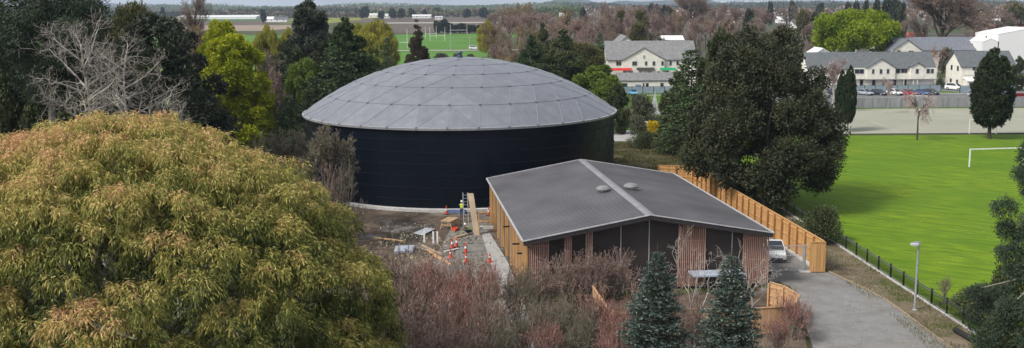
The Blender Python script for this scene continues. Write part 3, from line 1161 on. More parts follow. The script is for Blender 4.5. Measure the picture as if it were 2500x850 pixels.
    for px in (1516, 1585, 1788):
        x = fx(px)
        mb = MB().box((x, y0 - 0.02, zt(x) / 2 + 0.1), (0.07, 0.05, zt(x) - 0.2))
        mb.build('joint_strip', pmat('pale_joint', (0.42, 0.42, 0.44), None, 2, 0.5), root)
    # dark glazed bays between the screens, slightly glossy
    # slat screens
    for pa, pb in ((1283, 1340), (1377, 1396), (1428, 1447), (1654, 1723), (1813, 1878)):
        xa, xb = fx(pa), fx(pb)
        mb = MB()
        n = max(4, int((xb - xa) / 0.155))
        for i in range(n):
            x = xa + (xb - xa) * (i + 0.5) / n
            mb.box((x, y0 - 0.14, (zt(x) - 0.02) / 2 + 0.12), (0.085, 0.10, zt(x) - 0.24))
        for z in (0.5, 2.2, 3.9):
            mb.box(((xa + xb) / 2, y0 - 0.06, z), (xb - xa, 0.05, 0.08))
        mb.build('slat_screen', cedar, root)
    # the left side: raw timber posts standing off the wall, with black brackets
    for i, y in enumerate([0.75, 1.75, 2.4, 3.3, 5.5, 6.0, 7.6, 10.0, 13.5, 17.0, 20.5, 24.0, 27.5]):
        mb = MB().box((x0 - 0.17, y, 2.15), (0.28, 0.16, 4.3))
        mb.build('side_post', pine_wood if i % 3 != 1 else pine_pale, root)
    for y in (1.9, 5.1, 11.7):
        MB().box((x0 - 0.35, y, 3.1), (0.7, 0.10, 0.12)).build('bracket', black_metal, root)
    mb = MB()
    mb.box((x0 - 0.03, (y0 + y1) / 2, 2.1), (0.05, y1 - y0 - 0.4, 3.9))
    mb.build('side_cladding', pmat('side_board', (0.12, 0.10, 0.08), (0.08, 0.066, 0.055), 1, 0.7), root)
    # two low turbine vents straddling the ridge
    for (vx, vy) in ((rw - 1.3, L * 0.40), (rw + 1.4, L * 0.43)):
        z = zr - 0.12 - slope * 1.35
        o = MB().lathe([(0.42, 0), (0.42, 0.22), (0.62, 0.28), (0.66, 0.42), (0.5, 0.58), (0.2, 0.66)], c=(vx, vy, z + 0.0), n=20).build('roof_vent', pmat('dull_vent', (.24, .235, .24), (.17, .165, .17), 2, .6), root)
    # small canopy unit in front of the wall
    MB().box((w * 0.77, y0 - 1.2, 1.5), (4.2, 1.6, 0.12)).build('canopy', pmat('pale_blue_sheet', (0.42, 0.47, 0.56), None, 2, 0.5), root)
    for i in (0, 1):
        MB().box((w * 0.77 - 1.9 + i * 3.8, y0 - 1.9, 0.72), (0.09, 0.09, 1.44)).build('canopy_post', galv, root)
    return root, ang, A, w, L


PH, PH_ANG, PH_A, PH_W, PH_L = pump_house()


# ------------------------------------------------------------------ fences
def board_fence(name, pts, h, label, mat, posts_side=1, post_gap=1.9, cat='fence', group=None, rail=True, endm=None):
    """close boarded timber fence: boards, rails and each post"""
    P = [Vector((p[0], p[1], 0)) for p in pts]
    root = empty(name, P[0], 0, label, cat, group)
    O = P[0]
    bm_, rm = MB(), MB()
    post = None
    for i in range(len(P) - 1):
        a, b = P[i] - O, P[i + 1] - O
        L = (b - a).length
        d = (b - a).normalized()
        nrm = Vector((-d.y, d.x, 0)) * posts_side
        n = max(1, int(L / 0.15))
        rz = math.atan2(d.y, d.x)
        rnd = random.Random(i)
        for k in range(n):
            c = a + d * (L * (k + 0.5) / n)
            hh = h + rnd.uniform(-0.02, 0.02)
            bm_.box((c.x, c.y, hh / 2 + 0.06), (L / n - 0.012, 0.024, hh - 0.06), rz)
        for z in (0.35, h * 0.5, h - 0.3):
            c0, c1 = a + nrm * 0.045 + Vector((0, 0, z)), b + nrm * 0.045 + Vector((0, 0, z))
            rm.beam(c0, c1, 0.05, 0.10)
        m = max(1, int(round(L / post_gap)))
        for k in range(m + (1 if i == len(P) - 2 else 0)):
            c = a + d * (L * k / m) + nrm * 0.13
            if post is None:
                post = MB().box((0, 0, h / 2 - 0.03), (0.12, 0.12, h)).build('post', endm or mat, root)
                o = post
            else:
                o = post.copy(); COL.objects.link(o); o.parent = root
            o.location = c
            o.rotation_euler = (0, 0, rz)
    bm_.build('boards', mat, root)
    rm.build('rail', mat, root)
    cm = MB()
    for i in range(len(P) - 1):
        a, b = P[i] - O, P[i + 1] - O
        cm.beam(a + Vector((0, 0, h + 0.05)), b + Vector((0, 0, h + 0.05)), 0.14, 0.04)
    cm.build('capping', mat, root)
    return root


fn = [G(1610, 407, 2.6)[:2], G(1694, 407, 2.6)[:2], G(2012, 590, 2.6)[:2]]
fn[0] = np.array([fn[0][0], fn[1][1] + 1.0])
fpost = pmat('post_wood', (0.40, 0.17, 0.055), (0.30, 0.12, 0.04), 1, 0.8)
board_fence('timber_fence', fn, 2.6, 'new orange timber fence with posts running down the right side of the building', pine_wood, posts_side=-1, endm=fpost)
e1 = G(1980, 662)[:2]; e2 = G(2012, 662)[:2]
board_fence('fence_return', [(fn[2][0] - 1.15, fn[2][1] - 0.35), (fn[2][0] + 0.05, fn[2][1] - 0.35)], 2.6,
            'short flat orange board panel closing the near end of the long timber fence', pine_wood, posts_side=1, cat='fence')
# curved enclosure in front
z0 = 1.9
arc = [(1447, 700), (1462, 722), (1486, 757), (1520, 765), (1580, 762), (1660, 757), (1740, 756), (1820, 755), (1890, 752), (1938, 748), (1950, 722), (1915, 700), (1880, 690)]
ap = [G(a, b, z0)[:2] for a, b in arc]
board_fence('curved_fence', ap, z0, 'curved low timber fence enclosing the yard in front of the slatted building', pine_pale, posts_side=1, post_gap=1.6, endm=pine_pale)


def rail_fence():
    a, b = FA[:2], FB[:2] + fd * 18
    a = a - fd * 5
    root = empty('black_fence', (a[0], a[1], 0), 0, 'low black metal fence with top rails along the playing field on a concrete mowing strip', 'fence')
    L = float(np.linalg.norm(b - a))
    d = Vector((*fd, 0))
    rz = math.atan2(fd[1], fd[0])
    post = None
    n = int(L / 2.4)
    for i in range(n + 1):
        c = d * (L * i / n)
        if post is None:
            post = MB().box((0, 0, 0.62), (0.10, 0.10, 1.24)).box((0, 0, 1.26), (0.14, 0.14, 0.04)).build('post', black_metal, root)
            o = post
        else:
            o = post.copy(); COL.objects.link(o); o.parent = root
        o.location = c; o.rotation_euler = (0, 0, rz)
    for z, t in ((1.12, 0.07), (0.98, 0.05), (0.12, 0.05)):
        MB().beam(Vector((0, 0, z)), d * L + Vector((0, 0, z)), 0.05, t).build('rail', pmat('rail_black', (0.06, 0.065, 0.065), None, 3, 0.3), root)
    bars = MB()
    m = int(L / 0.13)
    for i in range(m):
        c = d * (L * (i + 0.5) / m)
        bars.box((c.x, c.y, 0.55), (0.018, 0.018, 0.88), rz)
    bars.build('infill_bars', black_metal, root)
    st = MB().beam(Vector((0, 0, 0.05)), d * L + Vector((0, 0, 0.05)), 0.34, 0.12)
    st.build('mowing_strip', concrete_pale, root)


rail_fence()


def sheet_fence():
    y = G(2300, 262.5)[1]
    xa, xb = D(1990, 250, y)[0], D(2620, 250, y)[0]
    root = empty('grey_fence', (xa, y, 0), 0, 'long grey sheet fence between the pale court and the road', 'fence')
    L = xb - xa
    mp_ = pmat('grey_sheeting', (0.30, 0.30, 0.315), (0.215, 0.215, 0.225), 0.35, 0.7, stretch=(3, 1, 0.4))
    mb = MB().box((L / 2, 0, 1.08), (L, 0.05, 2.1))
    for i in range(int(L / 0.5)):
        mb.box((i * 0.5 + 0.25, -0.04, 1.08), (0.06, 0.05, 2.08))
    mb.build('sheeting', mp_, root)
    post = None
    for i in range(int(L / 3.0) + 1):
        if post is None:
            post = MB().box((0, -0.09, 1.1), (0.12, 0.10, 2.2)).build('post', frame_grey, root)
            o = post
        else:
            o = post.copy(); COL.objects.link(o); o.parent = root
        o.location = (i * 3.0, 0, 0)
    MB().box((L / 2, -0.02, 2.16), (L, 0.10, 0.05)).build('capping', concrete_pale, root)


sheet_fence()


def panel_fence(name, pxa, pxb, pyb, h, label, n):
    y = G((pxa + pxb) / 2, pyb)[1]
    xa, xb = D(pxa, pyb, y)[0], D(pxb, pyb, y)[0]
    root = empty(name, (xa, y, 0), 0, label, 'fence', None)
    L = xb - xa
    m1 = pmat('blue_grey_panel', (0.26, 0.32, 0.37), (0.20, 0.25, 0.29), 0.7, 0.5)
    m2 = pmat('blue_grey_frame', (0.05, 0.065, 0.085), None, 1, 0.5)
    first = None
    for i in range(n):
        if first is None:
            first = MB().box((L / n / 2, 0, h / 2), (L / n - 0.14, 0.05, h - 0.12)).build('panel', m1, root)
            o = first
        else:
            o = first.copy(); COL.objects.link(o); o.parent = root
        o.location = (i * L / n, 0, 0)
    first = None
    for i in range(n + 1):
        if first is None:
            first = MB().box((0, 0, h / 2 + 0.03), (0.15, 0.12, h + 0.06)).build('post', m2, root)
            o = first
        else:
            o = first.copy(); COL.objects.link(o); o.parent = root
        o.location = (i * L / n, 0, 0)
    MB().box((L / 2, 0.0, h + 0.03), (L, 0.09, 0.09)).build('rail', m2, root)


panel_fence('panel_fence', 1516, 1648, 228.5, 1.7, 'blue grey panel fence behind the light blue car', 5)
panel_fence('panel_fence', 2030, 2296, 224, 1.6, 'long blue grey panel fence behind the row of parked cars', 10)
panel_fence('panel_fence', 2343, 2478, 226, 1.65, 'blue grey panel fence right of the drive by the tall cypress', 4)


# ------------------------------------------------------------------ houses
def window(root, x, y, z, w, h, axis='y', mat=None, split=1, frame=None):
    """frame and pane; axis 'y' faces the camera (-y), 'x' faces -x. (x, y, z) is the centre on the wall face"""
    fr = MB()
    t = 0.10
    def b(cx, cz, sx, sz):
        if axis == 'y':
            fr.box((x + cx, y - 0.03, z + cz), (sx, 0.10, sz))
        else:
            fr.box((x - 0.03, y + cx, z + cz), (0.10, sx, sz))
    b(0, h / 2, w + t, t); b(0, -h / 2, w + t, t)
    b(-w / 2, 0, t, h - t); b(w / 2, 0, t, h - t)
    for k in range(1, split):
        b(-w / 2 + w * k / split, 0, 0.07, h - t)
    f = fr.build('window', frame or frame_grey, root)
    pm = MB()
    if axis == 'y':
        pm.box((x, y - 0.012, z), (w - 0.08, 0.02, h - 0.08))
    else:
        pm.box((x - 0.012, y, z), (0.02, w - 0.08, h - 0.08))
    pm.build('pane', glass_dark, f)
    return f


def gable_block(root, x0, x1, y0, y1, ze, zr, ridge, wall, roof, over=0.35, z0=0.0, roof_t=0.18, wname='wall'):
    """walls closed up to the gable, and a roof of two slabs. ridge 'x' runs sideways, 'y' runs away from the camera"""
    if ridge == 'x':
        ym = (y0 + y1) / 2
        vs = [(x0, y0, z0), (x1, y0, z0), (x1, y1, z0), (x0, y1, z0), (x0, y0, ze), (x1, y0, ze), (x1, y1, ze), (x0, y1, ze), (x0, ym, zr), (x1, ym, zr)]
        fs = [(0, 1, 5, 4), (2, 3, 7, 6), (1, 2, 6, 9, 5), (3, 0, 4, 8, 7), (3, 2, 1, 0), (4, 5, 9, 8), (6, 7, 8, 9)]
        k = (zr - ze) / (ym - y0)
        q = [[(x0 - over, y0 - over, ze - over * k), (x1 + over, y0 - over, ze - over * k), (x1 + over, ym, zr), (x0 - over, ym, zr)],
             [(x0 - over, ym, zr), (x1 + over, ym, zr), (x1 + over, y1 + over, ze - over * k), (x0 - over, y1 + over, ze - over * k)]]
    else:
        xm = (x0 + x1) / 2
        vs = [(x0, y0, z0), (x1, y0, z0), (x1, y1, z0), (x0, y1, z0), (x0, y0, ze), (x1, y0, ze), (x1, y1, ze), (x0, y1, ze), (xm, y0, zr), (xm, y1, zr)]
        fs = [(0, 1, 5, 8, 4), (2, 3, 7, 9, 6), (1, 2, 6, 5), (3, 0, 4, 7), (3, 2, 1, 0), (4, 8, 9, 7), (5, 6, 9, 8)]
        k = (zr - ze) / (xm - x0)
        q = [[(x0 - over, y0 - over, ze - over * k), (xm, y0 - over, zr), (xm, y1 + over, zr), (x0 - over, y1 + over, ze - over * k)],
             [(xm, y0 - over, zr), (x1 + over, y0 - over, ze - over * k), (x1 + over, y1 + over, ze - over * k), (xm, y1 + over, zr)]]
    w = MB().add(vs, fs).build(wname, wall, root)
    r = MB()
    for qq in q:
        r.slab([(a, b, c + roof_t + 0.02) for a, b, c in qq], roof_t)
    r.build('roof', roof, root)
    return w


def townhouse():
    d = 268.0
    X = lambda px: D(px, 200, d)[0]
    x0, x1 = X(1975), X(2283)
    root = empty('townhouse_row', ((x0 + x1) / 2, d, 0), 0, 'long cream two storey townhouse row with two small front gables behind the parked cars', 'house')
    ox = (x0 + x1) / 2
    Zp = lambda py: D(2150, py, d)[2]
    ze, zr = Zp(166), Zp(134) + 0.35
    zf = Zp(193)
    rx = lambda px: X(px) - ox
    gable_block(root, x0 - ox, rx(2281), 0.6, 9.0, ze, zr, 'x', cream_wall, slate_roof, over=0.5)
    # upper storey fronts that stand proud of the ground floor
    gable_block(root, rx(2113), rx(2182), -0.7, 4.5, ze + 0.05, Zp(144), 'y', cream_wall, slate_roof, over=0.3, z0=zf, wname='front_gable')
    gable_block(root, rx(2220), rx(2252), -0.7, 4.0, ze + 0.3, Zp(154), 'y', cream_wall, slate_roof, over=0.3, z0=zf, wname='front_gable')
    MB().box(((rx(2085) + rx(2113)) / 2 - 0.02, 0.25, (zf + ze) / 2), (rx(2113) - rx(2085) - 0.06, 0.8, ze - zf)).build('bay', cream_wall, root)
    MB().box(((rx(2252) + rx(2283)) / 2 + 0.04, 0.0, (zf + ze) / 2 - 0.05), (rx(2283) - rx(2252) - 0.05, 1.3, ze - zf - 0.1)).build('bay', cream_wall, root)
    MB().box(((rx(2182) + rx(2220)) / 2, 0.2, zf + 0.6), (rx(2220) - rx(2182) - 0.1, 0.75, 1.2)).build('balcony', cream_wall, root)
    for pa, pb in ((1990, 2085),):
        MB().box(((rx(pa) + rx(pb)) / 2, 0.3, zf + 0.5), (rx(pb) - rx(pa), 0.6, 1.0)).build('balcony', cream_wall, root)
    g = -0.7
    zt_ = Zp(174)
    for px, w, face, sp_ in ((2128, 0.55, g, 1), (2147, 0.6, g, 1), (2164, 0.6, g, 1), (2235, 0.7, g, 1), (2262, 0.9, -0.65, 1), (2272, 0.7, -0.65, 1),
                             (2096, 2.4, -0.15, 2), (2193, 1.1, 0.6, 1), (2208, 1.6, 0.6, 2), (2010, 1.5, 0.6, 2), (2050, 1.5, 0.6, 2)):
        window(root, rx(px), face, zt_, w, 1.15, split=sp_)
    zg = 1.15
    for px in (2105, 2135, 2161, 2186, 2211):
        window(root, rx(px), 0.6, zg, 0.85, 1.7)
    for px, w in ((2240, 2.4), (2262, 2.4)):
        MB().box((rx(px), 0.55, 1.0), (w, 0.08, 2.0)).build('garage_door', white_paint, root)
    for px in (2205, 2228, 2238, 2281):
        MB().box((rx(px), -0.5, zf / 2), (0.14, 0.14, zf)).build('porch_post', cream_wall, root)
    MB().box(((rx(2113) + rx(2283)) / 2, -0.05, zf - 0.10), (rx(2283) - rx(2113), 1.2, 0.16)).build('floor_band', frame_grey, root)
    for i, px in enumerate((2100, 2190)):
        MB().box((rx(px), 4.6, zr + 0.4), (0.3, 0.3, 0.9)).build('flue', galv, root)


townhouse()


def house_right():
    d = 262.0
    X = lambda px: D(px, 200, d)[0]
    Zp = lambda py: D(2400, py, d)[2]
    x0, x1 = X(2346), X(2476)
    root = empty('townhouse', (x0, d, 0), 0, 'cream two storey townhouse with sunlit left gable beside the tall dark cypress', 'house')
    gable_block(root, 0, x1 - x0, 0, 9.5, Zp(162), Zp(133) + 0.5, 'x', cream_wall, slate_roof, over=0.4)
    rx = lambda px: X(px) - x0
    zt_ = Zp(168) - 0.2
    for px, w in ((2376, 0.75), (2396, 0.55), (2403, 0.6), (2470, 0.8)):
        window(root, rx(px), 0, Zp(166), w, 1.2)
    window(root, rx(2361), 0, Zp(204), 0.9, 1.1)
    for yy in (2.2, 6.0):
        window(root, 0, yy, Zp(168), 1.1, 1.2, axis='x')
        window(root, 0, yy, 1.5, 1.2, 1.3, axis='x')
    # the lean-to porch with a pale curved roof
    MB().box((rx(2385), -1.3, 1.1), (rx(2420) - rx(2352), 2.4, 2.2)).build('porch_wall', cream_wall, root)
    MB().slab([(rx(2350), -2.8, 2.15), (rx(2421), -2.8, 2.15), (rx(2421), 0.0, 2.75), (rx(2350), 0.0, 2.75)], 0.12).build('porch_roof', white_paint, root)
    window(root, rx(2361), -2.5, 1.2, 1.0, 1.0)
    MB().box(((rx(2352) + rx(2476)) / 2, -0.05, Zp(184)), (rx(2476) - rx(2352), 0.06, 0.08)).build('floor_band', frame_grey, root)


house_right()


def guest_house():
    d = 270.0
    X = lambda px: D(px, 150, d)[0]
    Zp = lambda py: D(1560, py, d)[2]
    x0 = X(1484)
    root = empty('guest_house', (x0, d, 0), 0, 'large cream three storey gabled building with red and green awnings and grey slate roof', 'building')
    rx = lambda px: X(px) - x0
    ze = Zp(146)
    gable_block(root, 0, rx(1700), 0.5, 14, ze, Zp(104), 'x', cream_wall, grey_roof, over=0.4)
    gable_block(root, rx(1521), rx(1622), -0.3, 10, ze + 0.05, Zp(117) , 'y', cream_wall, grey_roof, over=0.3, wname='front_gable')
    gable_block(root, rx(1486), rx(1590), 9, 24, ze + 0.6, Zp(92), 'y', cream_wall, grey_roof, over=0.4, wname='rear_wing')
    zw = Zp(155)
    for px, w, f, sp_ in ((1511, 1.3, 0.5, 2), (1549, 1.2, -0.3, 2), (1577, 0.55, -0.3, 1), (1596, 0.65, -0.3, 1), (1617, 0.6, -0.3, 1), (1638, 0.55, 0.5, 1), (1655, 0.6, 0.5, 1), (1675, 0.6, 0.5, 1)):
        window(root, rx(px), f, zw, w, 1.05, split=sp_)
    zw = Zp(179)
    for px, w, f in ((1525, 0.8, -0.3), (1540, 1.2, -0.3), (1563, 0.6, -0.3), (1586, 0.7, -0.3), (1608, 0.7, -0.3), (1631, 0.6, 0.5), (1660, 0.6, 0.5)):
        window(root, rx(px), f, zw, w, 0.95)
    # pale vent lantern in the gable
    MB().box((rx(1572), -0.34, Zp(139)), (0.5, 0.06, 0.8)).build('gable_vent', frame_grey, root)
    for (pa, pb, py, c, nm) in ((1491, 1541, 168.5, (0.55, 0.03, 0.03), 'red awning over the left windows'), (1554, 1597, 167.5, (0.05, 0.045, 0.04), 'black awning over the middle windows'), (1611, 1650, 168.5, (0.01, 0.30, 0.12), 'green awning over the right windows')):
        m = pmat('awning_cloth_' + nm.split()[0], c, None, 2, 0.8)
        f = 0.5 if pa == 1491 else -0.3
        f = -0.3
        o = MB().slab([(rx(pa), f - 0.9, Zp(py) - 0.28), (rx(pb), f - 0.9, Zp(py) - 0.28), (rx(pb), f - 0.02, Zp(py) + 0.28), (rx(pa), f - 0.02, Zp(py) + 0.28)], 0.06).build('awning', m, root)
        o['label'] = nm
    # low wing in front
    dd = -11.0
    sx = (d + dd) / d
    ax0, ax1 = D(1510, 205, d + dd)[0] - x0, D(1660, 205, d + dd)[0] - x0
    Z2 = lambda py: D(1560, py, d + dd)[2]
    gable_block(root, ax0, ax1, dd, dd + 6.5, Z2(197), Z2(184) + 0.3, 'x', cream_wall, grey_roof, over=0.3, wname='low_wing_wall')
    R2 = lambda px: D(px, 205, d + dd)[0] - x0
    for px, w in ((1522, 1.9), (1571, 0.35), (1580, 0.65), (1616, 0.8)):
        window(root, R2(px), dd, Z2(208), w, 1.0)
    MB().box((R2(1558), dd - 0.06, 0.9), (1.4, 0.06, 1.8)).build('door', pmat('blue_door', (0.20, 0.27, 0.40), None, 1, 0.5), root)


guest_house()


def simple_house(label, pxa, pxb, y_eave, y_ridge, depth, deep, wall, roof, ridge='x', wins=3, name='house', group=None, over=0.4, cat='house'):
    if depth > 380:                                   # far houses: the eaves stand about three metres up
        depth = 19.3 * F_PX / (y_eave - (8 - (pxa - 900) * 0.0061))
    x0, x1 = D(pxa, y_eave, depth)[0], D(pxb, y_eave, depth)[0]
    ze = max(1.8, D((pxa + pxb) / 2, y_eave, depth)[2])
    zr = max(ze + 0.4, D((pxa + pxb) / 2, y_ridge, depth + (deep / 2 if ridge == 'x' else 0))[2])
    root = empty(name, (x0, depth, 0), 0, label, cat, group)
    w = x1 - x0
    gable_block(root, 0, w, 0, deep, ze, zr, ridge, wall, roof, over=over)
    for i in range(wins):
        window(root, w * (i + 0.5) / wins, 0, ze - 1.2, min(1.6, w / wins * 0.4), 1.1, frame=white_paint)
    if x0 > 20:
        window(root, 0, deep * 0.5, ze - 1.2, 1.2, 1.1, axis='x', frame=white_paint)
    return root


r_ = simple_house('long cream building with blue grey roof and pinkish front behind the townhouses', 2196, 2400, 123, 92, 322, 15, pink_wall, blue_roof, wins=7, name='long_house')
gable_block(r_, D(2172, 120, 322)[0] - r_.location.x, D(2248, 120, 322)[0] - r_.location.x, -1.6, 8, D(2200, 124, 322)[2], D(2200, 97, 322)[2], 'y', cream_wall, blue_roof, over=.4, wname='front_gable')
window(r_, D(2190, 120, 322)[0] - r_.location.x, -1.6, D(2190, 128, 322)[2], 1.0, 1.4)
window(r_, D(2219, 120, 322)[0] - r_.location.x, -1.6, D(2219, 128, 322)[2], 1.4, 1.2, split=2)
simple_house('small cream gabled wing with a green grey roof left of the long blue grey roof', 2150, 2196, 118, 98, 345, 12, cream_wall, slate_roof, wins=2)
simple_house('white rimmed little gable roof peeping over the townhouse roof left end', 1985, 2032, 134, 119, 300, 8, white_paint, white_paint, ridge='y', wins=1)
w1 = simple_house('big white flat sided hall at the right edge above the cypress', 2438, 2600, 84, 69, 318, 16, white_paint, white_paint, ridge='y', wins=0, name='white_hall', over=0.05, cat='hall')
simple_house('lower white shed joined to the left side of the big white hall', 2399, 2439, 103, 95, 318, 14, white_paint, white_paint, ridge='y', wins=0, name='white_shed', over=0.05, cat='shed')
simple_house('white glazed pavilion with a flat pale roof behind the guest house', 1618, 1668, 98, 88, 350, 8, white_paint, white_paint, wins=4, name='pavilion', cat='pavilion')
simple_house('cream house with grey roof past the tall cypress on the right edge', 2484, 2560, 178, 158, 262, 9, cream_wall, slate_roof, wins=2)
red = [('brick red roof left of the big bare tree', 2218, 2262, 96, 80, 390), ('long red roof between the long house and the white hall', 2378, 2434, 104, 89, 380),
       ('orange red roof beside the bright green tree on its left', 1972, 2006, 78, 68, 430), ('small red roof behind the top of the white hall', 2488, 2540, 68, 60, 480),
       ('faded orange roof under the branches of the bare tree right side', 2422, 2444, 74, 62, 460), ('orange roof right of the bright green tree crown', 2185, 2205, 90, 80, 450)]
for lab, a, b, c, d_, dep in red:
    simple_house(lab, a, b, c, d_, dep, 14, cream_wall, orange_roof if 'orange' in lab else red_roof, wins=2, group='red roofed houses among the trees')
pale_roof = pmat('pale_roof', (0.62, 0.60, 0.55), (0.5, 0.48, 0.44), 0.7, 0.6)
silver_roof = pmat('silver_roof', (0.62, 0.66, 0.72), (0.52, 0.55, 0.60), 0.7, 0.4)
for lab, a, b, c, d_, dep, rf in (
        ('pale cream roofed house on the right below the olive tree', 2428, 2500, 62, 46, 520, pale_roof),
        ('pale roofed house half hidden right of the bare tree', 2396, 2440, 30, 24, 760, pale_roof),
        ('long silver roof left of the bright green tree far off', 1892, 1952, 36, 30, 800, silver_roof),
        ('white gabled house in the trees left of the bright green tree', 1900, 1935, 48, 41, 640, white_paint),
        ('white house with grey roof just left of the green crown', 1938, 1972, 58, 48, 560, slate_roof),
        ('white cottage with dark roof standing by the vineyards on the left', 646, 668, 47, 41, 1150, white_paint),
        ('long low dark roofed barn next to the white cottage', 668, 700, 47, 41, 1180, slate_roof),
        ('long low white roofed shed beyond the vineyard', 1006, 1052, 39, 36, 1400, white_paint),
        ('small pale house among dark trees beyond the rugby field', 898, 928, 38, 33, 1350, pale_roof),
        ('small cream house beyond the yellow field', 936, 952, 39, 34, 1380, pale_roof),
        ('silver domed shed beyond the vineyard right side', 1062, 1080, 42, 40, 1380, silver_roof),
        ('white flat roof among the brown trees left of the bushy conifer', 1300, 1338, 33, 30, 900, white_paint),
        ('short white roof among the brown trees', 1366, 1398, 35, 32, 900, pale_roof),
        ('little white shed at the edge of the brown trees', 1246, 1258, 50, 43, 700, white_paint)):
    simple_house(lab, a, b, c, d_, dep, 12, white_paint if 'white' in lab else cream_wall, rf, wins=2)
for lab, a, b, c, d_, dep in (('long white greenhouse roofs far away behind the dark pointed tree', 1650, 1690, 9, 5, 2200), ('long white warehouse strip on the horizon centre right', 1735, 1800, 8, 4, 2000),
                             ('long white greenhouse row left beyond the bare poplar', 430, 625, 42, 37.5, 1300), ('distant white roofs right of the warehouse strip', 1815, 1880, 7, 3, 2400),
                             ('distant white industrial roofs beyond the dark conifers', 2020, 2100, 6, 2, 2600)):
    simple_house(lab, a, b, c, d_, dep, 60, white_paint, white_paint, wins=0, name='greenhouse', over=0.1, cat='greenhouse')


# ------------------------------------------------------------------ vehicles
def car(label, x, y, rz, paint, L=4.3, Wd=1.78, H=1.45, kind='hatch', group=None, name='parked_car'):
    """lofted body, glazing, lamps and wheels. The nose points to local +x"""
    root = empty(name, (x, y, 0), rz, label, 'car' if kind != 'van' else 'car', group)
    if name == 'utility_truck': root['category'] = 'truck'
    hl = L / 2
    belt = H * 0.60
    if kind == 'suv': belt = H * 0.62
    st = [(-hl, .40, belt * .62, 0.86), (-hl + .08, .28, belt * .95, 0.95), (-hl + .5, .24, belt, 1.0), (0, .22, belt, 1.0), (hl * .42, .22, belt * .97, 1.0),
          (hl - .55, .24, belt * .84, .97), (hl - .1, .30, belt * .70, .88), (hl, .38, belt * .58, .78)]
    mb = MB()
    vs, fs = [], []
    for xx, zb, zt, wf in st:
        w = Wd / 2 * wf
        ring = [(-w * .9, zb), (-w, zb + .12), (-w, zt * .8), (-w * .93, zt), (w * .93, zt), (w, zt * .8), (w, zb + .12), (w * .9, zb)]
        vs += [(xx, a, b) for a, b in ring]
    n = 8
    for k in range(len(st) - 1):
        for i in range(n):
            j = (i + 1) % n
            fs.append((k * n + i, k * n + j, (k + 1) * n + j, (k + 1) * n + i))
    fs += [tuple(range(n)), tuple(range(len(st) * n - 1, (len(st) - 1) * n - 1, -1))]
    mb.add(vs, fs)
    # cabin shell
    if kind == 'suv':
        prof = [(-hl + .12, belt - .03), (-hl + .42, H - .03), (hl * .12, H), (hl * .52, belt - .04)]
    elif kind == 'truck':
        prof = [(-.25, belt - .03), (-.05, H - .03), (hl * .22, H), (hl * .56, belt - .04)]
    else:
        prof = [(-hl + .2, belt - .03), (-hl + .85, H - .05), (hl * .02, H), (hl * .52, belt - .04)]
    wb, wr = Wd / 2 * .91, Wd / 2 * .74
    cab = [(prof[0][0], -wb, prof[0][1]), (prof[1][0], -wr, prof[1][1]), (prof[2][0], -wr, prof[2][1]), (prof[3][0], -wb, prof[3][1])]
    cab += [(a, -b, c) for a, b, c in cab]
    mb.add(cab, [(0, 1, 2, 3), (7, 6, 5, 4), (1, 5, 6, 2), (0, 4, 5, 1), (3, 2, 6, 7)])
    body = mb.build('body', paint, root, bevel=0.04)
    def pane(pts, inset, out):
        c = sum((Vector(p) for p in pts), Vector()) / len(pts)
        q = [Vector(p) * (1 - inset) + c * inset + Vector(out) for p in pts]
        MB().add(q, [tuple(range(len(q)))]).build('window', glass_dark, root)
    a = cab
    pane([a[3], a[2], a[6], a[7]], .10, (.02, 0, .012))
    pane([a[0], a[4], a[5], a[1]], .12, (-.02, 0, .012))
    pane([a[0], a[1], a[2], a[3]], .14, (0, -.012, .006))
    pane([a[4], a[7], a[6], a[5]], .14, (0, .012, .006))
    if kind == 'truck':
        MB().box((-hl * .56, 0, belt + .01), (hl * .78, Wd * .78, .03)).build('tray_cover', rubber, root)
    wh = None
    rw_ = .33 if kind == 'hatch' else .37
    for sx in (-hl * .62, hl * .62):
        for sy in (-Wd / 2 + .09, Wd / 2 - .09):
            if wh is None:
                wh = MB().tube((0, -.11, 0), (0, .11, 0), rw_, n=20).build('wheel', rubber, root)
                MB().tube((0, -.125, 0), (0, .125, 0), rw_ * .6, n=14).build('rim', galv, wh)
                o = wh
            else:
                o = copy_tree(wh, root)
            o.location = (sx, sy, rw_)
    lampm = pmat('lamp_glass', (0.75, 0.78, 0.8), None, 3, 0.15)
    tailm = pmat('tail_lamp', (0.45, 0.02, 0.02), None, 3, 0.25)
    for sy in (-1, 1):
        MB().box((hl - .07, sy * Wd * .33, belt * .62), (.14, .32, .13)).build('headlight', lampm, root)
        MB().box((-hl + .05, sy * Wd * .37, belt * .80), (.08, .22, .16)).build('taillight', tailm, root)
    MB().box((hl - .01, 0, .42), (.10, Wd * .55, .16)).build('grille', rubber, root)
    return root


def paintm(name, c):
    return pmat(name, c, tuple(a * .85 for a in c), 1.0, 0.25, spec=0.6)


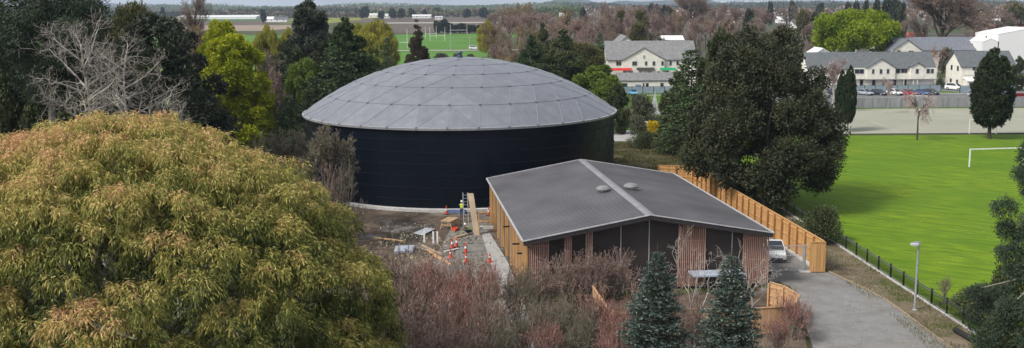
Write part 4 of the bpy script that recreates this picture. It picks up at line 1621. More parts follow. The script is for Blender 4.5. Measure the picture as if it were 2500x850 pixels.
p_white, p_silver, p_dark, p_red, p_blue, p_aqua = (paintm('white_car_paint', (.75, .75, .74)), paintm('silver_car_paint', (.36, .38, .42)), paintm('dark_car_paint', (.03, .035, .05)),
                                                    paintm('red_car_paint', (.28, .02, .025)), paintm('blue_car_paint', (.06, .12, .26)), paintm('aqua_car_paint', (.16, .52, .78)))
GR = 'cars parked along the road verge'
for px, py, mt, lab, kd, L in ((2112, 232, p_silver, 'silver grey car parked leftmost in the row behind the grey fence', 'hatch', 4.3), (2145, 232, p_dark, 'black car parked between the silver and the white car', 'hatch', 4.4),
                               (2184, 232, p_white, 'white car parked in the middle of the row of cars', 'suv', 4.0), (2221, 233, p_red, 'dark red car parked in the row right of the white car', 'hatch', 4.4),
                               (2251, 232, p_blue, 'blue car parked right of the dark red one', 'hatch', 3.9), (2273, 231, p_dark, 'dark car at the right end of the parked row', 'hatch', 3.9),
                               (2035, 231, p_dark, 'dark car half hidden by the bare pink birch', 'hatch', 4.2)):
    g = G(px, py)
    car(lab, g[0], g[1], math.radians(random.Random(px).choice([-62, -70, 112, -58])), mt, L=L, kind=kd, group=GR)
g = G(2331, 220); car('white four wheel drive parked alone by the cream townhouse', g[0], g[1], math.radians(-52), p_white, L=4.7, H=1.8, Wd=1.9, kind='suv')
g = G(2385, 236); car('silver car seen low behind the fence left of the cypress', g[0], g[1], math.radians(2), p_silver, L=4.3)
g = G(1546, 232); car('light blue small car on the lawn by the panel fence', g[0], g[1], math.radians(-84), p_aqua, L=3.9)
g = G(1893, 628); car('white utility truck parked beside the slatted building', g[0] - 0.2, g[1], math.radians(-96), p_white, L=4.7, H=1.66, Wd=1.8, kind='truck', name='utility_truck')
g = G(1115, 119); 


# ------------------------------------------------------------------ goals, posts, lamp, gate
def football_goal(px1, py1, px2, py2, label, w_=None):
    a, b = G(px1, py1), G(px2, py2)
    root = empty('football_goal', a, 0, label, 'goal')
    v = Vector(b - a)
    h = 2.44
    MB().beam((0, 0, 0), (0, 0, h), .14, .14).build('post', white_paint, root)
    MB().beam(v, v + Vector((0, 0, h)), .14, .14).build('post', white_paint, root)
    MB().beam(Vector((-.07, 0, h)), v + Vector((.07, 0, h)), .14, .14).build('crossbar', white_paint, root)
    return root


football_goal(2366, 408, 2496, 404, 'white football goal standing on the bright green field')
football_goal(2366, 327, 2432, 327, 'small pale goal on the court left of the cypress trunk')
football_goal(2222, 262, 2262, 262, 'small pale goal by the grey fence behind the weeping tree')


def rugby_post(px, pyb, pyt, label, gap=5.6, group='white rugby posts on the far field', rz=0.0):
    b = G(px, pyb)
    h = D(px, pyt, b[1])[2]
    root = empty('rugby_posts', (b[0], b[1], 0), rz, label, 'rugby posts', group)
    for s in (-1, 1):
        MB().tube((s * gap / 2, 0, 0), (s * gap / 2, 0, h), .13, .09, n=8).build('upright', white_paint, root)
    MB().tube((-gap / 2, 0, 3.0), (gap / 2, 0, 3.0), .1, n=8).build('crossbar', white_paint, root)


rugby_post(1120, 84, 60, 'rugby posts against the dark hedge at the far end of the field', gap=12)
rugby_post(974, 118, 70, 'rugby posts nearest the willow on the left', gap=8.5)
rugby_post(1068, 100, 66, 'rugby posts in the middle of the far field', gap=9)
rugby_post(1052, 94, 64, 'rugby posts just right of the pointed dark tree', gap=7)


def pole(px, pyb, pyt, label):
    b = G(px, pyb); h = D(px, pyt, b[1])[2]
    root = empty('light_pole', (b[0], b[1], 0), 0, label, 'pole')
    MB().tube((0, 0, 0), (0, 0, h), .14, .09, n=8).build('pole', galv, root)
    MB().box((0, 0, h), (1.4, .3, .25)).build('lamp_head', galv, root)


pole(1101, 121, 82, 'thin floodlight pole at the near edge of the rugby field')
pole(1147, 120, 92, 'short light pole by the white van road')


def flood_lamp():
    b = G(2233, 757)
    h = D(2242, 592, b[1])[2]
    root = empty('floodlight_post', (b[0], b[1], 0), 0, 'grey steel post with a floodlight head beside the black fence', 'lamp post')
    MB().tube((0, 0, 0), (0, 0, h), .095, .075, n=14).build('post', galv, root)
    MB().lathe([(.2, 0), (.2, .04), (.12, .1)], n=14).build('base_flange', galv, root)
    MB().beam((-.42, 0, h + .02), (.16, 0, h + .02), .08, .07).build('arm', galv, root)
    hd = MB().box((-.34, -.12, h - .12), (.5, .34, .16)).build('lamp_head', pmat('lamp_housing', (.60, .61, .62), None, 2, .45), root, bevel=.02)
    hd.rotation_euler = (0, 0, 0)
    MB().box((-.34, -.12, h - .215), (.40, .26, .02)).build('lens', pmat('lamp_lens', (.8, .82, .84), None, 2, .1), hd)
    MB().box((-.05, -.03, h - .14), (.2, .2, .24)).build('bracket', galv, root)


flood_lamp()


def gate():
    a, b = G(1866, 661), G(1963, 664)
    root = empty('farm_gate', (b[0], b[1], 0), 0, 'open galvanised tube gate with wire mesh between building corner and timber fence', 'gate')
    h = 2.35
    MB().tube((0, 0, 0), (0, 0, h), .10, n=12).build('gate_post', pmat('green_grey_steel', (.28, .31, .30), None, 2, .5), root)
    MB().box((0, 0, .06), (.9, .7, .12)).build('footing', concrete_pale, root)
    L = 3.9
    t = MB()
    for z in (.15, 1.4, 2.25):
        t.tube((-.12, 0, z), (-L, 0, z), .035, n=8)
    for x in (-.12, -L):
        t.tube((x, 0, .15), (x, 0, 2.25), .035, n=8)
    t.tube((-L, 0, .15), (-L / 2, 0, 1.4), .025, n=6)
    t.tube((-.12, 0, .15), (-L / 2, 0, 1.4), .025, n=6)
    t.build('gate_frame', galv, root)
    m = MB()
    for i in range(26):
        x = -.12 - (L - .12) * (i + .5) / 26
        m.box((x, 0, 1.2), (.012, .012, 2.1))
    for i in range(14):
        m.box((-L / 2, 0, .15 + i * .155), (L - .2, .012, .012))
    m.build('mesh', galv, root)
    # the tube frame leading on to the fence
    t = MB().tube((.1, 0, 2.2), (1.15, 0, 2.2), .035, n=8)
    t.tube((.1, 0, 1.4), (1.15, 0, 1.4), .03, n=8)
    t.build('side_rails', galv, root)


gate()


# ------------------------------------------------------------------ the work site
def cone(px, py, label, tall=False):
    g = G(px, py)
    root = empty('traffic_cone', (g[0], g[1], 0.01), random.Random(px).uniform(0, 3), label, 'traffic cone', 'orange cones around the work site')
    h = 0.98 if tall else 0.8
    MB().box((0, 0, .03), (.44, .44, .06)).build('base', orange_plastic if not tall else rubber, root)
    MB().lathe([(.16, .06), (.12, .26), (.05, h - .04), (.03, h)], n=16).build('body', orange_plastic, root)
    MB().lathe([(.105, h * .45), (.085, h * .66)], n=16).build('band', reflective_white, root)


for px, py, lab, t in ((1090, 524, 'tall orange cone against the foot of the dark tank', True), (1193, 527, 'orange cone by the building corner near the tank', True),
                       (1104, 607, 'left one of the two orange cones standing side by side', True), (1115, 604, 'right one of the two orange cones standing side by side', True),
                       (1137, 618, 'orange cone right of the pair on the gravel', True), (1100, 630, 'orange cone nearest on the gravel beside a plank', False),
                       (1138, 640, 'orange cone above the purple bushes', False), (1196, 640, 'orange cone on the concrete path edge', False)):
    cone(px, py, lab, t)


def plank(px1, py1, px2, py2, w, t, mat, label, z=0.0, z2=None, name='plank', cat='plank', group='loose timber lying on the work site'):
    a, b = G(px1, py1), G(px2, py2)
    a[2] = z + t / 2 + .015; b[2] = (z if z2 is None else z2) + t / 2 + .015
    o = MB().beam((0, 0, 0), b - a, w, t).build(name, mat)
    o.location = a
    return tag(o, label, cat, group)


plank(914, 581, 984, 590, .22, .08, pine_pale, 'long pale plank lying left on the dirt')
plank(1040, 610, 1090, 640, .25, .08, pine_pale, 'pale plank slanting towards the purple bushes')
plank(1030, 600, 1075, 622, .18, .08, ply_wood, 'thin brown plank crossing beside the slanting pale one', z=.02)
plank(1058, 625, 1100, 647, .20, .09, pine_pale, 'plank lying lowest at the bush edge')
plank(1085, 617, 1120, 609, .3, .12, concrete_pale, 'short pale beam behind the nearest cone')
plank(1112, 582, 1147, 573, .35, .15, ply_wood, 'short board lying by the crouching worker')
plank(1240, 700, 1262, 690, .25, .08, pine_pale, 'plank on the ground by the concrete path')


def flat_sheet(pts, mat, label, name, cat, t=.06, z=.12):
    P = px_pts(pts)
    c = P[0]
    o = MB().prism([(p[0] - c[0], p[1] - c[1]) for p in P], 0, t).build(name, mat)
    o.location = (c[0], c[1], z)
    if o.data.polygons[0].normal.z > 0:
        o.data.flip_normals()
    return tag(o, label, cat)


sheet_grey = pmat('grey_steel_sheet', (.45, .47, .50), (.33, .34, .37), 1.5, .5)
flat_sheet([(1010, 573), (1040, 560), (1062, 563), (1032, 578)], sheet_grey, 'grey metal sheet lying tilted on the dirt below the tank', 'metal_sheet', 'metal sheet')
flat_sheet([(962, 620), (966, 606), (1012, 604), (1008, 617)], pmat('pale_blue_wrap', (.40, .44, .50), (.28, .31, .36), 2, .6), 'stack wrapped in pale blue sheeting at the big tree edge', 'wrapped_stack', 'sheet stack', t=.22, z=.01)
flat_sheet([(1090, 520), (1135, 522), (1140, 516), (1096, 514)], pmat('blue_strip', (.12, .17, .30), None, 2, .5), 'long blue duct lying at the foot of the tank', 'blue_duct', 'duct', t=.3, z=.01)
flat_sheet([(1104, 562), (1112, 566), (1120, 562), (1112, 558)], orange_plastic, 'folded orange barrier sheet beside the trestle', 'orange_sheet', 'plastic sheet', t=.25, z=.01)
for px, py, lab in ((1036, 592, 'short white marker peg leftmost of three'), (1058, 594, 'short white marker peg in the middle of three'), (1068, 594, 'short white marker peg rightmost of three')):
    g = G(px, py)
    o = MB().box((0, 0, .55), (.16, .12, 1.1)).box((0, 0, 1.12), (.10, .08, .06)).build('marker_peg', white_paint)
    o.location = (g[0], g[1], 0)
    tag(o, lab, 'peg', 'white marker pegs')


def trestle(px, py, label):
    g = G(px, py)
    root = empty('trestle_table', (g[0], g[1], 0), -.35, label, 'trestle')
    for i in range(4):
        MB().box((-.45 + i * .3, 0, .86 - i * .0), (.24, 2.1, .05)).build('top_board', ply_wood if i % 2 else pine_pale, root)
    for sx in (-.5, .5):
        for sy in (-.9, .9):
            MB().beam((sx * 1.25, sy, 0), (sx * .8, sy, .84), .08, .08).build('leg', pine_pale, root)
    for sy in (-.9, .9):
        MB().box((0, sy, .45), (1.1, .05, .08)).build('stretcher', pine_pale, root)


trestle(1098, 556, 'wooden trestle table of boards left of the workers')


def ladder():
    a = G(1138, 546)
    root = empty('ladder', (a[0], a[1], 0), 0, 'aluminium ladder leaning towards the dark tank beside the standing worker', 'ladder')
    top = Vector((-.1, .9, 3.1))
    for s in (-.24, .24):
        MB().beam((s, 0, 0), Vector((s, 0, 0)) + top, .07, .06).build('stile', galv, root)
    for k in range(9):
        f = (k + .7) / 9.5
        MB().beam(Vector((-.24, 0, 0)) + top * f, Vector((.24, 0, 0)) + top * f, .05, .04).build('rung', galv, root)


ladder()


def timber_frame():
    a = G(1157, 574)
    root = empty('plywood_screen', (a[0], a[1], 0), .15, 'tall raw plywood panel standing upright beside the building', 'panel')
    MB().slab([(0, 0, 0), (.55, -.2, 0), (.1, .9, 4.0), (-.45, 1.1, 4.0)], .08).build('board', ply_wood, root)
    MB().beam((.45, -.1, 0), (.05, 1.0, 3.9), .1, .1).build('stud', pine_pale, root)
    b = G(1162, 560)
    r2 = empty('timber_shelf', (b[0] + .3, b[1], 0), 0, 'two tier timber guard rail between the plywood panel and the building', 'rail')
    for x in (0, 2.1):
        MB().box((x, 0, .9), (.1, .1, 1.8)).build('post', pine_wood if x else pine_pale, r2)
    for z in (.85, 1.75):
        MB().box((1.05, -.06, z), (2.2, .05, .14)).build('rail', pine_wood, r2)
    MB().box((1.05, .45, .1), (1.9, .6, .2)).build('sill_board', concrete_pale, r2)


timber_frame()
a = G(985, 790)
bar = empty('barrier_board', (a[0], a[1], 0), .5, 'orange and white plastic barrier leaning among the purple bushes', 'barrier')
MB().slab([(0, 0, .1), (1.5, 0, .1), (1.35, .4, 1.15), (.0, .4, 1.15)], .08).build('board', orange_plastic, bar)
MB().slab([(.1, .15, .42), (1.45, .15, .42), (1.42, .235, .64), (.08, .235, .64)], .03).build('band', reflective_white, bar)
for x in (.2, 1.3):
    MB().box((x, .3, .3), (.08, .5, .6)).build('foot', orange_plastic, bar)
for px, py, lab in ((1452, 842, 'left orange barrier post by the curved fence foot'), (1474, 842, 'right orange barrier post by the curved fence foot')):
    g = G(px, py + 8)
    o = MB().lathe([(.28, 0), (.28, .08), (.1, .12), (.085, .9), (.06, 1.0)], n=14).build('barrier_post', orange_plastic)
    o.location = (g[0], g[1], 0)
    tag(o, lab, 'barrier post', 'orange barrier posts')
o = MB().box((0, 0, .3), (4.4, .25, .1)).box((-1.9, 0, .13), (.12, .2, .26)).box((1.9, 0, .13), (.12, .2, .26)).build('low_bench', white_paint)
g = G(1385, 838); o.location = (g[0], g[1], 0)
tag(o, 'low pale rail on the ground in front of the building behind bushes', 'rail')


def low_wall():
    a, b = G(1496, 272), G(1622, 327)
    root = empty('garden_wall', a, 0, 'low brick retaining wall with a pale cap running away right of the tank', 'wall')
    v = Vector(b - a)
    MB().beam((0, 0, .35), v + Vector((0, 0, .35)), .3, .7).build('brickwork', pmat('brown_brick', (.25, .15, .11), (.16, .09, .07), 3, .9, bump=.3), root)
    MB().beam((0, 0, .75), v + Vector((0, 0, .75)), .45, .1).build('cap', concrete_pale, root)


low_wall()
g = G(1598, 278)
o = MB().box((0, 0, .15), (2.6, 2.6, .3)).box((0, 0, 2.2), (1.6, 1.6, 3.8), taper=.12).box((0, 0, 4.25), (.3, .3, .3)).build('stone_obelisk', pmat('pale_stone', (.42, .43, .42), (.30, .31, .31), 1.2, .8))
o.location = (g[0], g[1], 0)
tag(o, 'pale grey narrow pyramid monument among the bushes right of the dome', 'monument')
g = G(2491, 243)
rb = empty('waste_skip', (g[0], g[1], 0), .1, 'red waste skip at the right edge beyond the cypress', 'skip')
MB().add([(-1.5, -.8, .1), (1.5, -.8, .1), (1.5, .8, .1), (-1.5, .8, .1), (-1.9, -.95, 1.4), (1.9, -.95, 1.4), (1.9, .95, 1.4), (-1.9, .95, 1.4)],
         [(3, 2, 1, 0), (0, 1, 5, 4), (1, 2, 6, 5), (2, 3, 7, 6), (3, 0, 4, 7)]).build('tub', p_red, rb)
MB().box((0, -.97, 1.38), (3.9, .08, .12)).build('rim', p_red, rb)
a = G(2332, 812); b = G(2376, 838)
o = MB().tube((0, 0, .2), Vector(b - a) + Vector((0, 0, .2)), .2, n=14).build('culvert_pipe', rubber)
o.location = a
tag(o, 'black plastic pipe lying under the bush at the lower right', 'pipe')
g = G(1158, 121)
car('white van passing on the road by the rugby field', g[0], g[1], .05, p_white, L=5.2, H=2.0, Wd=1.95, kind='suv')


# ------------------------------------------------------------------ people
def person(loc, rz, joints, label, vest=hivis, trousers=navy_cloth, helmet=True):
    """one continuous skinned body; clothes, helmet are children. joints: dict of positions"""
    J = {k: Vector(v) for k, v in joints.items()}
    chain = [('pelvis', 'waist'), ('waist', 'chest'), ('chest', 'neck'), ('neck', 'head'), ('head', 'crown'),
             ('chest', 'sh_l'), ('sh_l', 'el_l'), ('el_l', 'wr_l'), ('wr_l', 'ha_l'), ('chest', 'sh_r'), ('sh_r', 'el_r'), ('el_r', 'wr_r'), ('wr_r', 'ha_r'),
             ('pelvis', 'hi_l'), ('hi_l', 'kn_l'), ('kn_l', 'an_l'), ('an_l', 'to_l'), ('pelvis', 'hi_r'), ('hi_r', 'kn_r'), ('kn_r', 'an_r'), ('an_r', 'to_r')]
    rad = {'pelvis': .14, 'waist': .125, 'chest': .15, 'neck': .055, 'head': .095, 'crown': .075, 'sh': .065, 'el': .045, 'wr': .03, 'ha': .04, 'hi': .09, 'kn': .062, 'an': .042, 'to': .04}
    rr = lambda k: rad.get(k, rad.get(k[:2], .05))
    root = empty('person', loc, rz, label, 'person')

    def skin_obj(name, edges, mat, extra=0.0, parent=root, only=None):
        keys = []
        for a, b in edges:
            for k in (a, b):
                if k not in keys: keys.append(k)
        me = bpy.data.meshes.new(name)
        me.from_pydata([J[k] for k in keys], [(keys.index(a), keys.index(b)) for a, b in edges], [])
        me.materials.append(mat)
        o = bpy.data.objects.new(name, me)
        COL.objects.link(o); o.parent = parent
        sm = o.modifiers.new('skin', 'SKIN')
        if not me.skin_vertices:
            me.attributes  # layer is made by the modifier below
        if me.skin_vertices:
            for i, k in enumerate(keys):
                r = rr(k) + extra
                me.skin_vertices[0].data[i].radius = (r * 1.12 if k in ('chest', 'pelvis', 'waist') else r, r)
            me.skin_vertices[0].data[0].use_root = True
        sb = o.modifiers.new('subdiv', 'SUBSURF'); sb.levels = 2; sb.render_levels = 2
        return o, len(me.skin_vertices)
    o, ok = skin_obj('body', chain, skin_mat)
    o, ok2 = skin_obj('vest', [('pelvis', 'waist'), ('waist', 'chest'), ('chest', 'sh_l'), ('chest', 'sh_r')], vest, .03)
    skin_obj('trousers', [('pelvis', 'hi_l'), ('hi_l', 'kn_l'), ('kn_l', 'an_l'), ('pelvis', 'hi_r'), ('hi_r', 'kn_r'), ('kn_r', 'an_r')], trousers, .018)
    skin_obj('sleeves', [('sh_l', 'el_l'), ('el_l', 'wr_l')], trousers, .014)
    skin_obj('sleeves', [('sh_r', 'el_r'), ('el_r', 'wr_r')], trousers, .014)
    skin_obj('boots', [('an_l', 'to_l')], rubber, .018)
    skin_obj('boots', [('an_r', 'to_r')], rubber, .018)
    if helmet:
        h = MB().lathe([(.15, 0), (.135, .03), (.12, .09), (.075, .14), (.02, .16)], n=16).build('helmet', white_paint, root, smooth=True)
        h.location = J['crown'] + Vector((0, 0, .0))
    return ok


stand = dict(pelvis=(0, 0, .95), waist=(0, .02, 1.12), chest=(0, .05, 1.35), neck=(0, .07, 1.50), head=(0, .09, 1.60), crown=(0, .09, 1.69), sh_l=(-.20, .05, 1.42), el_l=(-.33, .22, 1.25),
             wr_l=(-.27, .45, 1.30), ha_l=(-.25, .53, 1.32), sh_r=(.20, .05, 1.42), el_r=(.32, .25, 1.30), wr_r=(.26, .48, 1.42), ha_r=(.25, .55, 1.46), hi_l=(-.10, 0, .88), kn_l=(-.12, .03, .48), an_l=(-.13, 0, .09),
             to_l=(-.14, .17, .05), hi_r=(.10, 0, .88), kn_r=(.12, .05, .48), an_r=(.13, -.05, .09), to_r=(.15, .12, .05))
crouch = dict(pelvis=(0, 0, .42), waist=(0, .10, .56), chest=(0, .28, .76), neck=(0, .38, .90), head=(0, .44, .99), crown=(0, .47, 1.07), sh_l=(-.19, .29, .82), el_l=(-.26, .48, .62),
              wr_l=(-.16, .66, .42), ha_l=(-.14, .71, .34), sh_r=(.19, .29, .82), el_r=(.26, .48, .60), wr_r=(.16, .68, .44), ha_r=(.14, .72, .36), hi_l=(-.11, .02, .40), kn_l=(-.20, .42, .50), an_l=(-.17, .12, .10),
              to_l=(-.19, .30, .05), hi_r=(.11, .02, .40), kn_r=(.20, .44, .46), an_r=(.17, .14, .10), to_r=(.20, .32, .05))
g = G(1128, 531)
PERSON_OK = person((g[0], g[1], 0), 0.1, stand, 'worker in hi-vis vest standing with his back to us at the tank foot')
g = G(1147, 573)
person((g[0], g[1], 0), 1.9, crouch, 'worker in yellow hi-vis vest crouching by the plywood panel')
print('skin layers', PERSON_OK)


# ------------------------------------------------------------------ vegetation: one of each kind, copied further down
leaf_dark = leafmat('leaf_dark_evergreen', [(0.014, 0.021, 0.008), (0.038, 0.052, 0.018), (0.074, 0.090, 0.034), (0.13, 0.14, 0.07)], 0.12)
leaf_black = leafmat('leaf_blackish_green', [(0.010, 0.015, 0.009), (0.026, 0.034, 0.020), (0.052, 0.064, 0.038), (0.10, 0.11, 0.075)], 0.10)
leaf_conifer = leafmat('leaf_conifer', [(0.010, 0.022, 0.009), (0.028, 0.052, 0.018), (0.056, 0.088, 0.030), (0.095, 0.13, 0.05)], 0.12)
leaf_conifer_brown = leafmat('leaf_conifer_brown', [(0.018, 0.016, 0.008), (0.045, 0.036, 0.018), (0.075, 0.055, 0.026), (0.11, 0.085, 0.042)], 0.12)
leaf_olive = leafmat('leaf_olive', [(0.03, 0.035, 0.010), (0.065, 0.068, 0.020), (0.11, 0.105, 0.034), (0.17, 0.145, 0.055)], 0.2)
leaf_yellowgreen = leafmat('leaf_yellow_green', [(0.05, 0.08, 0.004), (0.18, 0.22, 0.007), (0.32, 0.345, 0.010), (0.44, 0.45, 0.02)], 0.3)
leaf_bright = leafmat('leaf_bright_green', [(0.035, 0.08, 0.004), (0.12, 0.19, 0.006), (0.22, 0.29, 0.010), (0.33, 0.38, 0.02)], 0.3)
leaf_willow = leafmat('leaf_willow', [(0.10, 0.105, 0.015), (0.20, 0.20, 0.022), (0.31, 0.29, 0.032), (0.40, 0.35, 0.06)], 0.3)
leaf_mid = leafmat('leaf_mid_green', [(0.025, 0.05, 0.008), (0.070, 0.115, 0.014), (0.13, 0.185, 0.024), (0.19, 0.24, 0.04)], 0.2)
leaf_macro = leafmat('leaf_macrocarpa', [(0.011, 0.016, 0.007), (0.028, 0.034, 0.015), (0.052, 0.058, 0.026), (0.090, 0.092, 0.046)], 0.12)
leaf_pine = leafmat('leaf_pine', [(0.012, 0.026, 0.016), (0.030, 0.050, 0.028), (0.055, 0.080, 0.044), (0.09, 0.115, 0.07)], 0.12)
leaf_spruce = leafmat('leaf_blue_spruce', [(0.014, 0.026, 0.018), (0.042, 0.066, 0.050), (0.11, 0.145, 0.12), (0.32, 0.36, 0.30)], 0.1)
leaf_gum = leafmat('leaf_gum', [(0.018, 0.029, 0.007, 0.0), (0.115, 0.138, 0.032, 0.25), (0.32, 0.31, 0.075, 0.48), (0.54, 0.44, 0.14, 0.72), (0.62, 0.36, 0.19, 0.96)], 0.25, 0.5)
leaf_flower = leafmat('leaf_yellow_flower', [(0.30, 0.22, 0.01), (0.55, 0.40, 0.01), (0.70, 0.52, 0.02)], 0.2)
twig_mauve = leafmat('twig_mauve', [(0.09, 0.055, 0.046), (0.19, 0.122, 0.10), (0.31, 0.215, 0.175), (0.50, 0.40, 0.34)], 0.0, 0.9)
twig_red = leafmat('twig_red', [(0.13, 0.06, 0.050), (0.25, 0.12, 0.10), (0.36, 0.19, 0.155), (0.48, 0.32, 0.27)], 0.0, 0.9)
twig_olive = leafmat('twig_olive', [(0.075, 0.066, 0.044), (0.14, 0.12, 0.08), (0.21, 0.18, 0.125), (0.30, 0.27, 0.20)], 0.0, 0.9)
twig_brown = leafmat('twig_brown', [(0.11, 0.082, 0.062), (0.20, 0.148, 0.112), (0.28, 0.21, 0.165), (0.36, 0.285, 0.23)], 0.0, 0.9)
twig_rose = leafmat('twig_rose', [(0.15, 0.10, 0.080), (0.26, 0.175, 0.14), (0.35, 0.245, 0.20), (0.42, 0.32, 0.27)], 0.0, 0.9)
twig_tan = leafmat('twig_tan', [(0.15, 0.10, 0.045), (0.22, 0.15, 0.07), (0.28, 0.20, 0.10), (0.34, 0.26, 0.15)], 0.0, 0.9)
twig_pale = leafmat('twig_pale', [(0.18, 0.15, 0.13), (0.28, 0.24, 0.21), (0.37, 0.33, 0.29), (0.47, 0.43, 0.38)], 0.0, 0.9)
twig_pink = leafmat('twig_pink', [(0.26, 0.18, 0.17), (0.36, 0.26, 0.25), (0.44, 0.35, 0.33), (0.5, 0.42, 0.4)], 0.0, 0.9)

# levels: (children, length ratio, spread, up, start, radius ratio)
def gnarled_tree(name, seed, h, reach, z_lo, n_limb, fork=False):
    """pale leafless tree: visible trunk, wide wavy limbs, fine crooked twigs"""
    rng = np.random.default_rng(seed)
    root = empty(name)
    nl = n_limb
    z = np.linspace(z_lo, h * .90, nl) + rng.normal(size=nl) * .25
    a = np.arange(nl) * 2.4 + rng.normal(size=nl) * .4
    f = (z - z_lo) / (h - z_lo)
    L = reach * (1.05 - .62 * f) * rng.uniform(.75, 1.15, nl)
    el = .30 + .75 * f
    Dn = np.stack([np.cos(a) * np.cos(el), np.sin(a) * np.cos(el), np.sin(el)], 1)
    P0 = np.stack([np.zeros(nl), np.zeros(nl), z], 1)
    R = .085 * (1 - .5 * f)
    # leader, and a second one if forked
    pz = np.linspace(0, h * .93, 12)
    wob = np.cumsum(rng.normal(size=(12, 2)) * .10, 0) * (pz[:, None] / h)
    tr = np.concatenate([wob, pz[:, None]], 1)
    rr = np.linspace(.27, .04, 12)
    P0[:, 0] = np.interp(P0[:, 2], pz, wob[:, 0]); P0[:, 1] = np.interp(P0[:, 2], pz, wob[:, 1])
    tsegs = [np.r_[tr[i], tr[i + 1], rr[i], rr[i + 1]] for i in range(11)]
    segs, _, _ = grow(rng, h, [(6, .52, .85, .22, .15, .6), (4, .55, .9, .12, .15, .55), (4, .6, .95, .05, .15, .5)], .1, wobble=.26, init=(P0, Dn, L, R), nseg0=7)
    V, Q = tube_arrays(np.concatenate([np.array(tsegs), segs[0]]), 7)
    np_mesh('trunk', V, Q, bark_pale, parent=root)
    b = np.concatenate(segs[1:]); b[:, 6:] = np.maximum(b[:, 6:] * .85, .007)
    V, Q = tube_arrays(b, 3)
    np_mesh('crown', V, Q, twig_pale, np.repeat(rng.random(len(b)), 6), root)
    root['h'] = h; root['w'] = reach * 2
    return root


LV_ROUND = [(8, .62, .75, .10, .35, .55), (6, .58, .75, .08, .3, .55), (6, .55, .8, .06, .25, .5), (5, .55, .85, .05, .2, .5), (4, .55, .9, .03, .2, .55)]
LV_UP = [(8, .60, .45, .35, .15, .5), (6, .55, .5, .3, .2, .55), (6, .55, .6, .25, .2, .5), (6, .5, .7, .2, .2, .5)]
for i, tw in enumerate((twig_brown, twig_rose, twig_mauve)):
    nm = ('brown', 'rose', 'mauve')[i]
    for k in range(2):
        PROTO['bare_%s%d' % (nm, k)] = bare_tree('bare_tree', 100 + 10 * i + k, 18, 14, LV_ROUND, .32, bark_dark, tw, minr=.03, thin=3)
PROTO['bare_tan'] = bare_tree('bare_tree', 131, 16, 11, LV_ROUND, .28, bark_dark, twig_tan, minr=.035, thin=3)
PROTO['bare_olive'] = bare_tree('bare_tree', 133, 16, 11, LV_ROUND, .28, bark_dark, twig_olive, minr=.035, thin=3)
PROTO['big_bare'] = bare_tree('bare_tree', 135, 26, 30, [(11, .80, .75, .12, .25, .6), (8, .62, .7, .1, .3, .55), (7, .55, .75, .06, .25, .5), (6, .55, .8, .05, .2, .5), (5, .5, .85, .05, .2, .5)],
                              .75, bark_dark, twig_brown, minr=.035, thin=3, trunk_frac=.32)
PROTO['poplar'] = bare_tree('bare_poplar', 141, 24, 9, [(34, .30, .8, .35, .22, .3), (7, .5, .6, .25, .2, .5), (7, .5, .7, .1, .2, .5), (4, .5, .7, .1, .2, .5)], .3, bark_dark, twig_brown, minr=.022, trunk_frac=.95, wobble=.04)
PROTO['white_bare'] = gnarled_tree('pale_bare_tree', 151, 20.8, 4.6, 13.2, 15)
PROTO['white_bare2'] = gnarled_tree('pale_bare_tree', 158, 20, 3.6, 13.5, 12)
PROTO['birch_pink'] = bare_tree('bare_birch', 161, 10, 5.5, LV_UP, .13, bark_pale, twig_pink, minr=.03)
PROTO['weeping'] = bare_tree('weeping_bare_tree', 163, 8, 7.5, [(9, .75, .8, .25, .6, .5), (5, .6, .7, -.15, .3, .55), (5, .7, .6, -.65, .3, .5), (4, .8, .4, -1.3, .2, .5)], .22, bark_dark, twig_pink, minr=.022, trunk_frac=.5)
BUSH = [(5, .80, .5, .26, .08, .65), (4, .70, .6, .20, .15, .6), (4, .70, .7, .16, .15, .6), (3, .66, .8, .10, .15, .55), (4, .5, .7, .12, .2, .6)]
for nm, tw, sd in (('mauve', twig_mauve, 171), ('red', twig_red, 172), ('olive', twig_olive, 174)):
    PROTO['bush_' + nm] = bare_tree('bare_bush', sd, 7, 7, BUSH[:4], .10, bark_grey, tw, stems=7, minr=.015, trunk_frac=.42, wobble=.22)
PROTO['bush_far'] = bare_tree('bare_bush', 177, 5, 6, BUSH[:3], .08, bark_grey, twig_olive, stems=5, minr=.014, trunk_frac=.42, wobble=.16)
PROTO['birch_white'] = bare_tree('bare_birch', 181, 8, 6, [(4, .7, .65, .05, .35, .5), (3, .65, .75, -.1, .3, .5), (4, .45, .8, .1, .3, .45), (3, .5, .8, .05, .3, .5)], .085, bark_pale, twig_pale, wobble=.3, minr=.012, trunk_frac=.55, thin=2, stems=2)

PROTO['round_black'] = leafy_tree('evergreen_tree', 201, 20, 12, leaf_black, bark_dark, N=80000, L=.34, Wd=.2, nl=110, rl=(.13, .24), zlow=.0, per_sub=14,
                                prof=[(0, .8), (.3, 1), (.55, 1.0), (.72, .88), (.86, .62), (.95, .38), (1.0, .1)])
PROTO['dark_tree'] = leafy_tree('dark_tree', 203, 18, 12, leaf_dark, bark_dark, N=36000, L=.5, Wd=.28, nl=60, rl=(.13, .27), zlow=.06,
                              prof=[(0.02, .5), (.2, .95), (.45, 1.0), (.65, .85), (.8, .6), (.92, .36), (1.0, .08)])
PROTO['mid_tree'] = leafy_tree('green_tree', 205, 14, 11, leaf_mid, bark_dark, N=20000, L=.5, Wd=.3, nl=30, zlow=.05)
PROTO['olive_tree'] = leafy_tree('olive_green_tree', 207, 16, 11, leaf_olive, bark_dark, N=22000, L=.5, Wd=.22, nl=34, zlow=.1, sub_r=.45)
